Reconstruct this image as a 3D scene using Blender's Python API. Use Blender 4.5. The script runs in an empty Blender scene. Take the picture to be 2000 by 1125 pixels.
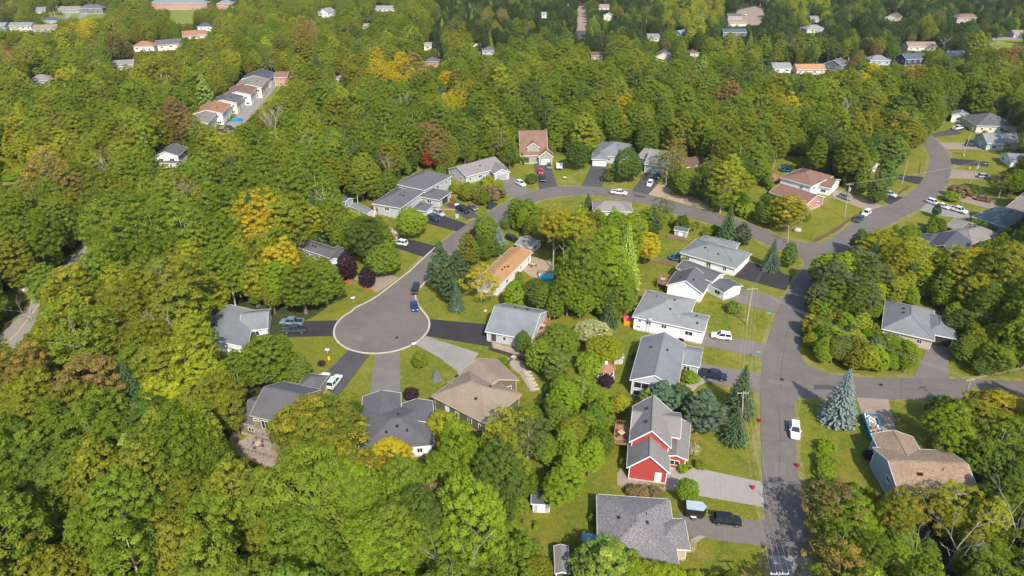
import bpy, bmesh, math, random
import numpy as np
from mathutils import Vector, Matrix
from mathutils.geometry import tessellate_polygon

# ------------------------------------------------------------------ camera, sky, sun, exposure
FOC, CAMH, DEP = 1333.0, 88.0, math.radians(29)
SC = bpy.context.scene
COL = SC.collection
cd = bpy.data.cameras.new('camera'); cam = bpy.data.objects.new('camera', cd); COL.objects.link(cam)
cam.location = (0, 0, CAMH); cam.rotation_euler = (math.pi/2 - DEP, 0, 0)
cd.sensor_width = 36; cd.lens = FOC/2000*36; cd.clip_start = 1; cd.clip_end = 6000
SC.camera = cam
SUN_EL, SH_AZ = math.radians(43), math.radians(107)     # shadows fall towards SH_AZ
w = bpy.data.worlds.new('World'); SC.world = w; w.use_nodes = True
nt = w.node_tree; nt.nodes.clear()
o_ = nt.nodes.new('ShaderNodeOutputWorld'); bg = nt.nodes.new('ShaderNodeBackground'); sk = nt.nodes.new('ShaderNodeTexSky')
sk.sky_type = 'NISHITA'; sk.sun_disc = False; sk.sun_elevation = SUN_EL
sdx, sdy = -math.cos(SH_AZ), -math.sin(SH_AZ)           # direction towards the sun
sk.sun_rotation = math.atan2(sdx, sdy); sk.air_density = 1.0; sk.dust_density = 1.2
bg.inputs['Strength'].default_value = 0.15
nt.links.new(sk.outputs[0], bg.inputs[0]); nt.links.new(bg.outputs[0], o_.inputs[0])
sl = bpy.data.lights.new('sun', 'SUN'); sl.energy = 3.9; sl.angle = math.radians(0.55); sl.color = (1.0, 0.93, 0.81)
so = bpy.data.objects.new('sun', sl); COL.objects.link(so); so.location = (0, -200, 300)
so.rotation_euler = Vector((-math.cos(SUN_EL)*sdx, -math.cos(SUN_EL)*sdy, -math.sin(SUN_EL))).to_track_quat('-Z', 'Y').to_euler()
vs = SC.view_settings; vs.view_transform = 'Standard'; vs.look = 'None'; vs.exposure = 0.72; vs.gamma = 1; vs.use_curve_mapping = False
SC.render.engine = 'CYCLES'; SC.cycles.max_bounces = 6; SC.cycles.diffuse_bounces = 3; SC.cycles.transmission_bounces = 4
SC.cycles.use_denoising = True
RNG = random.Random(7); NR = np.random.default_rng(11)

# ------------------------------------------------------------------ pixel <-> world
cD, sD = math.cos(DEP), math.sin(DEP)
def G(px, py, z=0.0):
    b = (562.5-py)/FOC
    t = (z-CAMH)/(-sD + b*cD)
    return Vector(((px-1000)/FOC*t, (cD + b*sD)*t, z))
def P(x, y, z):
    z = z-CAMH; c = y*cD - z*sD; u = y*sD + z*cD
    return 1000 + FOC*x/c, 562.5 - FOC*u/c
def pxm(p):                                            # photo pixels per metre across, at ground point p
    return FOC/(p[1]*cD + CAMH*sD)

# ------------------------------------------------------------------ materials
MATS = {}
def newmat(name):
    m = bpy.data.materials.new(name); m.use_nodes = True
    n = m.node_tree.nodes; n.clear()
    out = n.new('ShaderNodeOutputMaterial'); b = n.new('ShaderNodeBsdfPrincipled')
    m.node_tree.links.new(b.outputs[0], out.inputs[0]); MATS[name] = m
    return m, m.node_tree, b
def rgb(c): return (c[0], c[1], c[2], 1)
def mixc(t, a, b, fac):
    m = t.nodes.new('ShaderNodeMix'); m.data_type = 'RGBA'
    for i, v in ((6, a), (7, b)):
        if hasattr(v, 'type'): t.links.new(v, m.inputs[i])
        else: m.inputs[i].default_value = rgb(v)
    if hasattr(fac, 'type'): t.links.new(fac, m.inputs[0])
    else: m.inputs[0].default_value = fac
    return m.outputs[2]
def noise(t, scale, det=4, rough=.6, vec=None, lo=.35, hi=.65, dist=0):
    n = t.nodes.new('ShaderNodeTexNoise'); n.inputs['Scale'].default_value = scale; n.inputs['Detail'].default_value = det
    n.inputs['Roughness'].default_value = rough; n.inputs['Distortion'].default_value = dist
    if vec is None:
        vec = t.nodes.new('ShaderNodeTexCoord').outputs['Object']
    t.links.new(vec, n.inputs['Vector'])
    r = t.nodes.new('ShaderNodeMapRange'); r.inputs[1].default_value = lo; r.inputs[2].default_value = hi
    t.links.new(n.outputs[0], r.inputs[0])
    return r.outputs[0]
def plain(name, c, rough=.7, var=.12, scale=2.0, metal=0, spec=.3):
    if name in MATS: return MATS[name]
    m, t, b = newmat(name)
    d = [x*(1-var) for x in c]; l = [min(1, x*(1+var)) for x in c]
    t.links.new(mixc(t, d, l, noise(t, scale)), b.inputs['Base Color'])
    b.inputs['Roughness'].default_value = rough; b.inputs['Metallic'].default_value = metal; b.inputs['Specular IOR Level'].default_value = spec
    return m
def shingle(name, c, mott=.2, fine=9.0):
    if name in MATS: return MATS[name]
    m, t, b = newmat(name)
    a = mixc(t, [x*(1-mott) for x in c], [x*(1+mott) for x in c], noise(t, fine, 2, .5, lo=.3, hi=.7))
    a = mixc(t, a, [x*.78 for x in c], noise(t, .22, 4, .6, lo=.45, hi=.8))
    a = mixc(t, a, [min(1, x*1.25+.01) for x in c], noise(t, .6, 5, .7, lo=.55, hi=.85))
    t.links.new(a, b.inputs['Base Color']); b.inputs['Roughness'].default_value = .85; b.inputs['Specular IOR Level'].default_value = .25
    bu = t.nodes.new('ShaderNodeBump'); bu.inputs['Strength'].default_value = .5; bu.inputs['Distance'].default_value = .03
    t.links.new(noise(t, 7, 2), bu.inputs['Height']); t.links.new(bu.outputs[0], b.inputs['Normal'])
    return m
def siding(name, c):
    if name in MATS: return MATS[name]
    m, t, b = newmat(name)
    wv = t.nodes.new('ShaderNodeTexWave'); wv.bands_direction = 'Z'; wv.wave_profile = 'SAW'; wv.inputs['Scale'].default_value = 1.6
    t.links.new(t.nodes.new('ShaderNodeTexCoord').outputs['Object'], wv.inputs['Vector'])
    a = mixc(t, c, [x*.86 for x in c], wv.outputs['Fac'])
    a = mixc(t, a, [x*.82 for x in c], noise(t, .5, 5, .65, lo=.5, hi=.9))
    t.links.new(a, b.inputs['Base Color']); b.inputs['Roughness'].default_value = .6
    bu = t.nodes.new('ShaderNodeBump'); bu.inputs['Strength'].default_value = .35; bu.inputs['Distance'].default_value = .03
    t.links.new(wv.outputs['Fac'], bu.inputs['Height']); t.links.new(bu.outputs[0], b.inputs['Normal'])
    return m
def layered(name, cols, rough=.9, bump=0.0, bs=3.0):
    """cols: (colour, noise scale, lo, hi, detail)"""
    m, t, b = newmat(name)
    a = cols[0]
    for c, s, lo, hi, de in cols[1:]:
        a = mixc(t, a, c, noise(t, s, de, .62, lo=lo, hi=hi, dist=.4))
    t.links.new(a, b.inputs['Base Color']); b.inputs['Roughness'].default_value = rough; b.inputs['Specular IOR Level'].default_value = .2
    if bump:
        bu = t.nodes.new('ShaderNodeBump'); bu.inputs['Strength'].default_value = bump; bu.inputs['Distance'].default_value = .15
        t.links.new(noise(t, bs, 5), bu.inputs['Height']); t.links.new(bu.outputs[0], b.inputs['Normal'])
    return m
layered('forest_floor', [(.055, .05, .022), ((.03, .045, .014), .15, .4, .6, 4), ((.10, .075, .035), .5, .5, .75, 5), ((.05, .075, .018), 1.7, .45, .7, 3)], bump=.6)
layered('lawn', [(0.142, 0.192, 0.014), ((0.234, 0.231, 0.019), .06, .42, .58, 5), ((0.376, 0.282, 0.076), .11, .54, .70, 6), ((0.097, 0.158, 0.011), .28, .52, .66, 6),
                 ((0.285, 0.243, 0.036), .9, .47, .66, 5), ((0.103, 0.141, 0.011), 2.6, .5, .72, 4), ((0.388, 0.293, 0.090), .45, .62, .78, 6), ((0.194, 0.192, 0.027), 8, .5, .7, 2)], bump=1.0, bs=5)
layered('verge', [(.25, .205, .075), ((.17, .18, .025), .3, .42, .6, 5), ((.34, .26, .14), .8, .5, .75, 5), ((.08, .1, .02), 3.0, .5, .8, 3)], bump=.6, bs=5)
layered('far_lawn', [(.2, .2, .03), ((.13, .18, .02), .04, .4, .6, 4), ((.2, .17, .06), .1, .5, .8, 4)])
def road_mat(name, c, pat=.17, bmp=.15):
    m, t, b = newmat(name)
    k = lambda f: [x*f for x in c]
    a = mixc(t, k(1), k(1-pat), noise(t, .09, 6, .7, lo=.44, hi=.62))
    a = mixc(t, a, k(1+pat), noise(t, .4, 7, .75, lo=.48, hi=.72))
    a = mixc(t, a, k(1-2.2*pat), noise(t, 1.1, 8, .8, lo=.58, hi=.85))
    a = mixc(t, a, k(1+1.4*pat), noise(t, 9, 2, .5, lo=.5, hi=.8))
    vo = t.nodes.new('ShaderNodeTexVoronoi'); vo.feature = 'DISTANCE_TO_EDGE'; vo.inputs['Scale'].default_value = .085
    co = t.nodes.new('ShaderNodeTexCoord'); nz = t.nodes.new('ShaderNodeTexNoise'); nz.inputs['Scale'].default_value = .35; nz.inputs['Detail'].default_value = 5
    t.links.new(co.outputs['Object'], nz.inputs['Vector'])
    vm = t.nodes.new('ShaderNodeVectorMath'); vm.operation = 'MULTIPLY_ADD'; vm.inputs[1].default_value = (9, 9, 0)
    t.links.new(nz.outputs['Color'], vm.inputs[0]); t.links.new(co.outputs['Object'], vm.inputs[2]); t.links.new(vm.outputs[0], vo.inputs['Vector'])
    cr = t.nodes.new('ShaderNodeMapRange'); cr.inputs[1].default_value = .004; cr.inputs[2].default_value = .0; t.links.new(vo.outputs['Distance'], cr.inputs[0])
    mu = t.nodes.new('ShaderNodeMath'); mu.operation = 'MULTIPLY'; mu.inputs[1].default_value = .55; t.links.new(cr.outputs[0], mu.inputs[0])
    a = mixc(t, a, k(.45), mu.outputs[0])
    t.links.new(a, b.inputs['Base Color']); b.inputs['Roughness'].default_value = .85; b.inputs['Specular IOR Level'].default_value = .25
    return m
road_mat('asphalt', (.138, .121, .110)); road_mat('asphalt_old', (.162, .141, .126), .14); road_mat('asphalt_black', (.036, .033, .037), .18)
road_mat('asphalt_dark', (.07, .066, .067), .2); road_mat('gravel_grey', (.24, .225, .205), .16); road_mat('gravel_pink', (.27, .205, .165), .15)
road_mat('gravel_tan', (.34, .255, .16), .14); road_mat('concrete_drive', (.29, .26, .235), .08); road_mat('paving', (.3, .25, .2), .2)
plain('concrete', (.42, .38, .33), .9, .15, 1.5); plain('trim_white', (.74, .74, .73), .5, .05); plain('trim_grey', (.4, .41, .42), .5, .06)
plain('trim_dark', (.06, .055, .05), .5, .1); plain('trim_tan', (.45, .38, .27), .5, .08)
plain('door_white', (.72, .72, .71), .45, .05); plain('door_dark', (.055, .045, .042), .5, .1); plain('door_grey', (.3, .31, .32), .5, .05)
plain('metal', (.35, .36, .37), .4, .1, 3, .7); plain('black_metal', (.018, .018, .02), .5, .2); plain('vent_dark', (.02, .02, .022), .6, .2)
plain('deck_wood', (.28, .155, .09), .75, .3, 1.2); plain('grey_wood', (.27, .225, .185), .8, .25, 1.4); plain('fence_wood', (.22, .14, .095), .8, .3, 1.0)
plain('pole_wood', (.36, .29, .22), .85, .22, 1.5); plain('wire', (.42, .42, .44), .5, .05); plain('tyre', (.015, .015, .016), .8, .2); plain('rim', (.45, .46, .47), .35, .1, 3, .8)
plain('bark', (.17, .135, .105), .9, .3, 1.6); plain('bark_pale', (.42, .37, .31), .9, .25, 1.6); plain('bark_dead', (.33, .29, .25), .9, .25, 1.6)
plain('paint_yellow', (.62, .33, .05), .7, .2); plain('paint_white', (.7, .7, .68), .7, .15); plain('plastic_blue', (.02, .22, .42), .4, .1); plain('pool_blue', (.02, .34, .45), .3, .1)
plain('trailer_roof', (.33, .41, .46), .4, .06); plain('red_plastic', (.28, .022, .02), .4, .1); plain('green_plastic', (.05, .5, .12), .4, .1); plain('yellow_plastic', (.75, .5, .02), .4, .1); plain('pink_plastic', (.75, .12, .22), .4, .1)
plain('orange_plastic', (.75, .26, .02), .5, .1); plain('mulch', (.38, .10, .05), .9, .2); plain('soil', (.12, .07, .04), .95, .25, 2)
plain('stone', (.42, .36, .29), .9, .25, 1.2); plain('mesh_black', (.02, .022, .03), .7, .2); plain('net', (.03, .03, .035), .7, .2); plain('rubber', (.02, .02, .02), .8, .2)
plain('lamp', (.9, .85, .75), .3, .05); plain('tail', (.35, .01, .01), .3, .05); plain('dumpster_blue', (.02, .17, .27), .5, .15); plain('signal', (.05, .42, .3), .5, .05)
m, t, b = newmat('glass'); b.inputs['Base Color'].default_value = (.02, .025, .032, 1); b.inputs['Roughness'].default_value = .08; b.inputs['Specular IOR Level'].default_value = .6
m, t, b = newmat('car_paint')
oi = t.nodes.new('ShaderNodeObjectInfo'); t.links.new(oi.outputs['Color'], b.inputs['Base Color'])
b.inputs['Roughness'].default_value = .3; b.inputs['Coat Weight'].default_value = .5; b.inputs['Coat Roughness'].default_value = .08; b.inputs['Metallic'].default_value = .1
def leaf_mat(name, trans=.3, sheen=.0):
    m = bpy.data.materials.new(name); m.use_nodes = True; t = m.node_tree; t.nodes.clear(); MATS[name] = m
    def at(nm, ty):
        a = t.nodes.new('ShaderNodeAttribute'); a.attribute_name = nm; a.attribute_type = ty; return a
    c1, c2 = at('tcol', 'INSTANCER'), at('tcb', 'INSTANCER')
    cv, lv = at('cv', 'GEOMETRY'), at('lv', 'GEOMETRY')
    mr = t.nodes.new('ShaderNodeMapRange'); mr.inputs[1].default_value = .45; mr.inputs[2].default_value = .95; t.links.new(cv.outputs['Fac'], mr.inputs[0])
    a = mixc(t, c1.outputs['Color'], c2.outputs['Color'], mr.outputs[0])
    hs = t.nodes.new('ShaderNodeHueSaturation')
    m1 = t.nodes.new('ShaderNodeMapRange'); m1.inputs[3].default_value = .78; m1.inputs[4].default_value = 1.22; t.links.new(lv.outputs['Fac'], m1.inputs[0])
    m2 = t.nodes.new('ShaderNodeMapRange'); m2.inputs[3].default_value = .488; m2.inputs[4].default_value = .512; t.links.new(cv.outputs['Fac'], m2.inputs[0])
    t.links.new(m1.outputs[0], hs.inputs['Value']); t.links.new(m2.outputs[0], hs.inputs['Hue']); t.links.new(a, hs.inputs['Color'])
    df = t.nodes.new('ShaderNodeBsdfDiffuse'); tr = t.nodes.new('ShaderNodeBsdfTranslucent'); mx = t.nodes.new('ShaderNodeMixShader'); mx.inputs[0].default_value = trans
    t.links.new(hs.outputs[0], df.inputs[0]); t.links.new(hs.outputs[0], tr.inputs[0]); t.links.new(df.outputs[0], mx.inputs[1]); t.links.new(tr.outputs[0], mx.inputs[2])
    out = t.nodes.new('ShaderNodeOutputMaterial'); t.links.new(mx.outputs[0], out.inputs[0])
leaf_mat('leaves', .45); leaf_mat('needles', .12)
def M(n): return MATS[n]

# ------------------------------------------------------------------ mesh helpers
def link(o, parent=None):
    COL.objects.link(o)
    if parent: o.parent = parent
    return o
def mesh(name, V, Fc, mat):
    me = bpy.data.meshes.new(name); me.from_pydata([tuple(v) for v in V], [], Fc); me.update()
    if mat: me.materials.append(M(mat))
    return me
def obj(name, V, Fc, mat, parent=None):
    return link(bpy.data.objects.new(name, mesh(name, V, Fc, mat)), parent)
def inst(name, me, parent=None, loc=(0, 0, 0), rz=0, sc=(1, 1, 1)):
    o = bpy.data.objects.new(name, me); o.location = loc; o.rotation_euler = (0, 0, rz); o.scale = sc
    return link(o, parent)
def tag(o, label, cat=None, group=None, kind=None):
    o['label'] = label
    if cat: o['category'] = cat
    if group: o['group'] = group
    if kind: o['kind'] = kind
    return o
def thing(name, label, cat, loc=(0, 0, 0), rz=0, group=None):
    o = bpy.data.objects.new(name, None); o.empty_display_size = .5; o.location = loc; o.rotation_euler = (0, 0, rz)
    return tag(link(o), label, cat, group)
def bx(V, Fc, x0, y0, z0, x1, y1, z1, fn=None):
    n = len(V)
    for z in (z0, z1):
        for x, y in ((x0, y0), (x1, y0), (x1, y1), (x0, y1)):
            p = (x, y, z); V.append(fn(p) if fn else p)
    Fc += [(n+3, n+2, n+1, n), (n+4, n+5, n+6, n+7)] + [(n+i, n+(i+1) % 4, n+4+(i+1) % 4, n+4+i) for i in range(4)]
def bar(V, Fc, p, q, a, b=None, up=(0, 0, 1)):
    """a box from p to q, a wide and b high"""
    b = a if b is None else b
    p, q = Vector(p), Vector(q); d = (q-p); 
    if d.length < 1e-6: return
    d.normalize(); s = d.cross(Vector(up))
    if s.length < 1e-4: s = d.cross(Vector((1, 0, 0)))
    s.normalize(); t = s.cross(d); n = len(V)
    for e in (p, q):
        for i, j in ((-1, -1), (1, -1), (1, 1), (-1, 1)): V.append(e + s*(i*a/2) + t*(j*b/2))
    Fc += [(n, n+1, n+2, n+3), (n+7, n+6, n+5, n+4)] + [(n+i, n+4+i, n+4+(i+1) % 4, n+(i+1) % 4) for i in range(4)]
def tube(V, Fc, pts, rad, seg=6, cap=True):
    n0 = len(V); k = len(pts)
    for i, p in enumerate(pts):
        p = Vector(p); d = Vector(pts[min(i+1, k-1)]) - Vector(pts[max(i-1, 0)]); d.normalize()
        s = d.cross(Vector((.31, .95, .05))); 
        if s.length < 1e-4: s = d.cross(Vector((1, 0, 0)))
        s.normalize(); t = d.cross(s)
        for j in range(seg):
            a = 2*math.pi*j/seg; V.append(p + (s*math.cos(a) + t*math.sin(a))*rad[i])
    for i in range(k-1):
        for j in range(seg):
            a, b = n0+i*seg+j, n0+i*seg+(j+1) % seg
            Fc.append((a, b, b+seg, a+seg))
    if cap: Fc.append(tuple(n0+(k-1)*seg+j for j in range(seg)))
def poly(name, pts, z, mat, parent=None, uv=None):
    """a flat sheet over a ground outline (world xy points)"""
    P3 = [Vector((p[0], p[1], 0)) for p in pts]
    tri = tessellate_polygon([P3]); V = [(p[0], p[1], z) for p in P3]; Fc = []
    for a, b, c in tri:
        n = (P3[b]-P3[a]).cross(P3[c]-P3[a])
        Fc.append((a, b, c) if n.z > 0 else (a, c, b))
    return obj(name, V, Fc, mat, parent)
def smooth_line(pts, n=4, closed=False):
    out = []; k = len(pts)
    for i in range(k if closed else k-1):
        p0, p1, p2, p3 = (pts[(i-1) % k] if closed or i else pts[0]), pts[i], pts[(i+1) % k], (pts[(i+2) % k] if closed or i+2 < k else pts[-1])
        for j in range(n):
            t = j/n
            out.append(tuple(.5*((2*p1[c]) + (-p0[c]+p2[c])*t + (2*p0[c]-5*p1[c]+4*p2[c]-p3[c])*t*t + (-p0[c]+3*p1[c]-3*p2[c]+p3[c])*t**3) for c in (0, 1)))
    if not closed: out.append(tuple(pts[-1]))
    return out

# ------------------------------------------------------------------ masks that keep trees off what the place leaves open
MW, MH = 1000, 563
CLEAR = np.zeros((MH, MW))                                # how far back this pixel must stay free: seen open in the photograph (half-size pixels)
def raster(px, mask, val=1e9):
    q = np.array(px, float)/2
    x0, x1 = int(max(0, q[:, 0].min())), int(min(MW, q[:, 0].max()+1)); y0, y1 = int(max(0, q[:, 1].min())), int(min(MH, q[:, 1].max()+1))
    if x1 <= x0 or y1 <= y0: return
    X, Y = np.meshgrid(np.arange(x0, x1)+.5, np.arange(y0, y1)+.5); ins = np.zeros(X.shape, bool)
    for i in range(len(q)):
        (xa, ya), (xb, yb) = q[i], q[i-1]
        if ya == yb: continue
        c = (ya > Y) != (yb > Y)
        ins ^= c & (X < (xb-xa)*(Y-ya)/(yb-ya) + xa)
    mask[y0:y1, x0:x1] = np.maximum(mask[y0:y1, x0:x1], ins*val)
def hull(pts):
    pts = sorted(set((round(p[0], 2), round(p[1], 2)) for p in pts))
    def half(ps):
        h = []
        for p in ps:
            while len(h) > 1 and (h[-1][0]-h[-2][0])*(p[1]-h[-2][1]) - (h[-1][1]-h[-2][1])*(p[0]-h[-2][0]) <= 0: h.pop()
            h.append(p)
        return h[:-1]
    return half(pts) + half(pts[::-1])
NOGO = []                                                 # ground outlines (world xy): roads, drives, houses
# ================================================================== THE GROUND
R3 = 3500
obj('ground', [(-R3, -600, 0), (R3, -600, 0), (R3, 2*R3, 0), (-R3, 2*R3, 0)], [(0, 1, 2, 3)], 'forest_floor')['kind'] = 'structure'
def gp(pts): return [tuple(G(*p)[:2]) for p in pts]
def structure(o): o['kind'] = 'structure'; return o
lawn_px = [(520, 760), (560, 650), (640, 600), (690, 520), (680, 430), (690, 372), (760, 335), (880, 300), (1010, 262), (1100, 270), (1300, 280), (1480, 318), (1520, 292),
           (1600, 290), (1700, 280), (1800, 232), (1880, 205), (2060, 200), (2150, 500), (2120, 800), (2050, 960), (1850, 985), (1730, 1010), (1640, 1100), (1600, 1180),
           (1300, 1180), (1040, 1130), (1020, 960), (960, 880), (850, 900), (700, 920), (560, 940), (440, 900)]
structure(poly('lawn', smooth_line(gp(lawn_px), 3, True), .01, 'lawn'))
FARL = [[(-10, 42), (100, 36), (210, 36), (215, 26), (120, 24), (20, 22), (-10, 24)], [(325, 47), (378, 47), (385, 20), (330, 18)], [(690, 28), (765, 28), (750, 8), (690, 8)],
        [(1925, 98), (2020, 92), (2020, 74), (1900, 76)], [(-10, 365), (55, 355), (60, 310), (-10, 305)], [(-20, 625), (80, 570), (60, 552), (-20, 580)],
        [(470, 250), (560, 175), (545, 168), (440, 262)], [(1380, 88), (1480, 90), (1470, 78), (1390, 76)], [(1300, 72), (1345, 74), (1340, 56), (1300, 56)], [(1470, 30), (1500, 50), (1520, 48), (1490, 22)]]
for q in FARL: structure(poly('grass_clearing', gp(q), .01, 'far_lawn'))
ring_l = [(762, 560), (765, 557), (800, 530), (832, 500), (875, 465), (910, 440), (925, 430), (962, 410), (1000, 390), (1025, 380), (1055, 370), (1087, 365), (1140, 364), (1175, 366), (1225, 372), (1265, 380),
          (1302, 389), (1345, 401), (1382, 411), (1415, 423), (1457, 434), (1500, 452), (1535, 467), (1585, 476), (1605, 475)]
ring_r = [(822, 562), (825, 557), (845, 540), (868, 512), (898, 482), (930, 460), (967, 440), (1000, 420), (1052, 392), (1085, 385), (1125, 381), (1162, 382), (1195, 386), (1225, 392), (1275, 402), (1325, 419),
          (1370, 432), (1400, 440), (1460, 458), (1497, 477), (1550, 497), (1567, 505), (1600, 515)]
main_l = [(1512, 1180), (1507, 1125), (1497, 1050), (1491, 960), (1487, 880), (1485, 800), (1485, 764), (1490, 700), (1498, 670), (1516, 612), (1530, 584), (1545, 560), (1560, 537), (1571, 517), (1567, 495), (1585, 476), (1605, 475),
          (1625, 465), (1660, 440), (1700, 412), (1737, 400), (1770, 382), (1795, 360), (1810, 335), (1816, 310), (1812, 295), (1805, 285), (1795, 275), (1770, 264)]
main_r = [(1600, 1180), (1588, 1125), (1575, 1040), (1562, 960), (1555, 880), (1552, 820), (1552, 792), (1557, 740), (1561, 690), (1561, 680), (1565, 660), (1572, 622), (1582, 590), (1600, 562), (1622, 535), (1645, 505),
          (1685, 470), (1712, 452), (1750, 432), (1787, 412), (1822, 387), (1845, 365), (1857, 337), (1857, 315), (1850, 297), (1835, 280), (1820, 268), (1790, 255)]
east_t = [(1556, 690), (1565, 695), (1572, 707), (1590, 720), (1620, 730), (1675, 737), (1750, 739), (1850, 740), (2000, 745), (2120, 748)]
east_b = [(1550, 800), (1552, 792), (1557, 780), (1572, 776), (1620, 776), (1675, 777), (1732, 780), (1812, 781), (1880, 785), (1930, 792), (1990, 815), (2120, 850)]
cty_l = [(205, 405), (188, 430), (172, 462), (140, 503), (117, 530), (90, 560), (61, 597), (30, 628), (0, 655), (-60, 705), (-160, 790)]
cty_r = [(218, 405), (203, 432), (190, 466), (167, 518), (140, 552), (112, 575), (87, 597), (60, 645), (32, 682), (-30, 735), (-130, 830)]
def strip_poly(a, b, n=4):
    return smooth_line(gp(a), n) + smooth_line(gp(b), n)[::-1]
def verge(a, sgn, wmin=.7, wmax=2.0, z=.022):
    """a worn dry strip along a road edge"""
    p = smooth_line(gp(a), 5); V, Fc = [], []
    for i, q in enumerate(p):
        d = Vector(p[min(i+1, len(p)-1)]) - Vector(p[max(i-1, 0)]); d.normalize(); n = Vector((-d.y, d.x))*sgn
        ww = wmin + (wmax-wmin)*(.5+.5*math.sin(i*.9+len(p)))*RNG.uniform(.4, 1)
        V += [(q[0]-n.x*.4, q[1]-n.y*.4, z), (q[0]+n.x*ww, q[1]+n.y*ww, z)]
    for i in range(len(p)-1):
        f = (2*i, 2*i+1, 2*i+3, 2*i+2); Fc.append(f if sgn < 0 else f[::-1])
    structure(obj('verge', V, Fc, 'verge'))
for a, s, z in ((ring_l[2:], 1, .0221), (ring_r[2:], -1, .0232), (main_l[:15], 1, .0243), (main_l[16:], 1, .0254), (main_r[:7], -1, .0265), (main_r[9:], -1, .0276), (east_t[1:], 1, .0287), (east_b[1:], -1, .0298), (cty_l, -1, .0309), (cty_r, 1, .0319)):
    verge(a, s, z=z)
CC, CR = Vector((-31.3, 139.4)), 11.25
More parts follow.
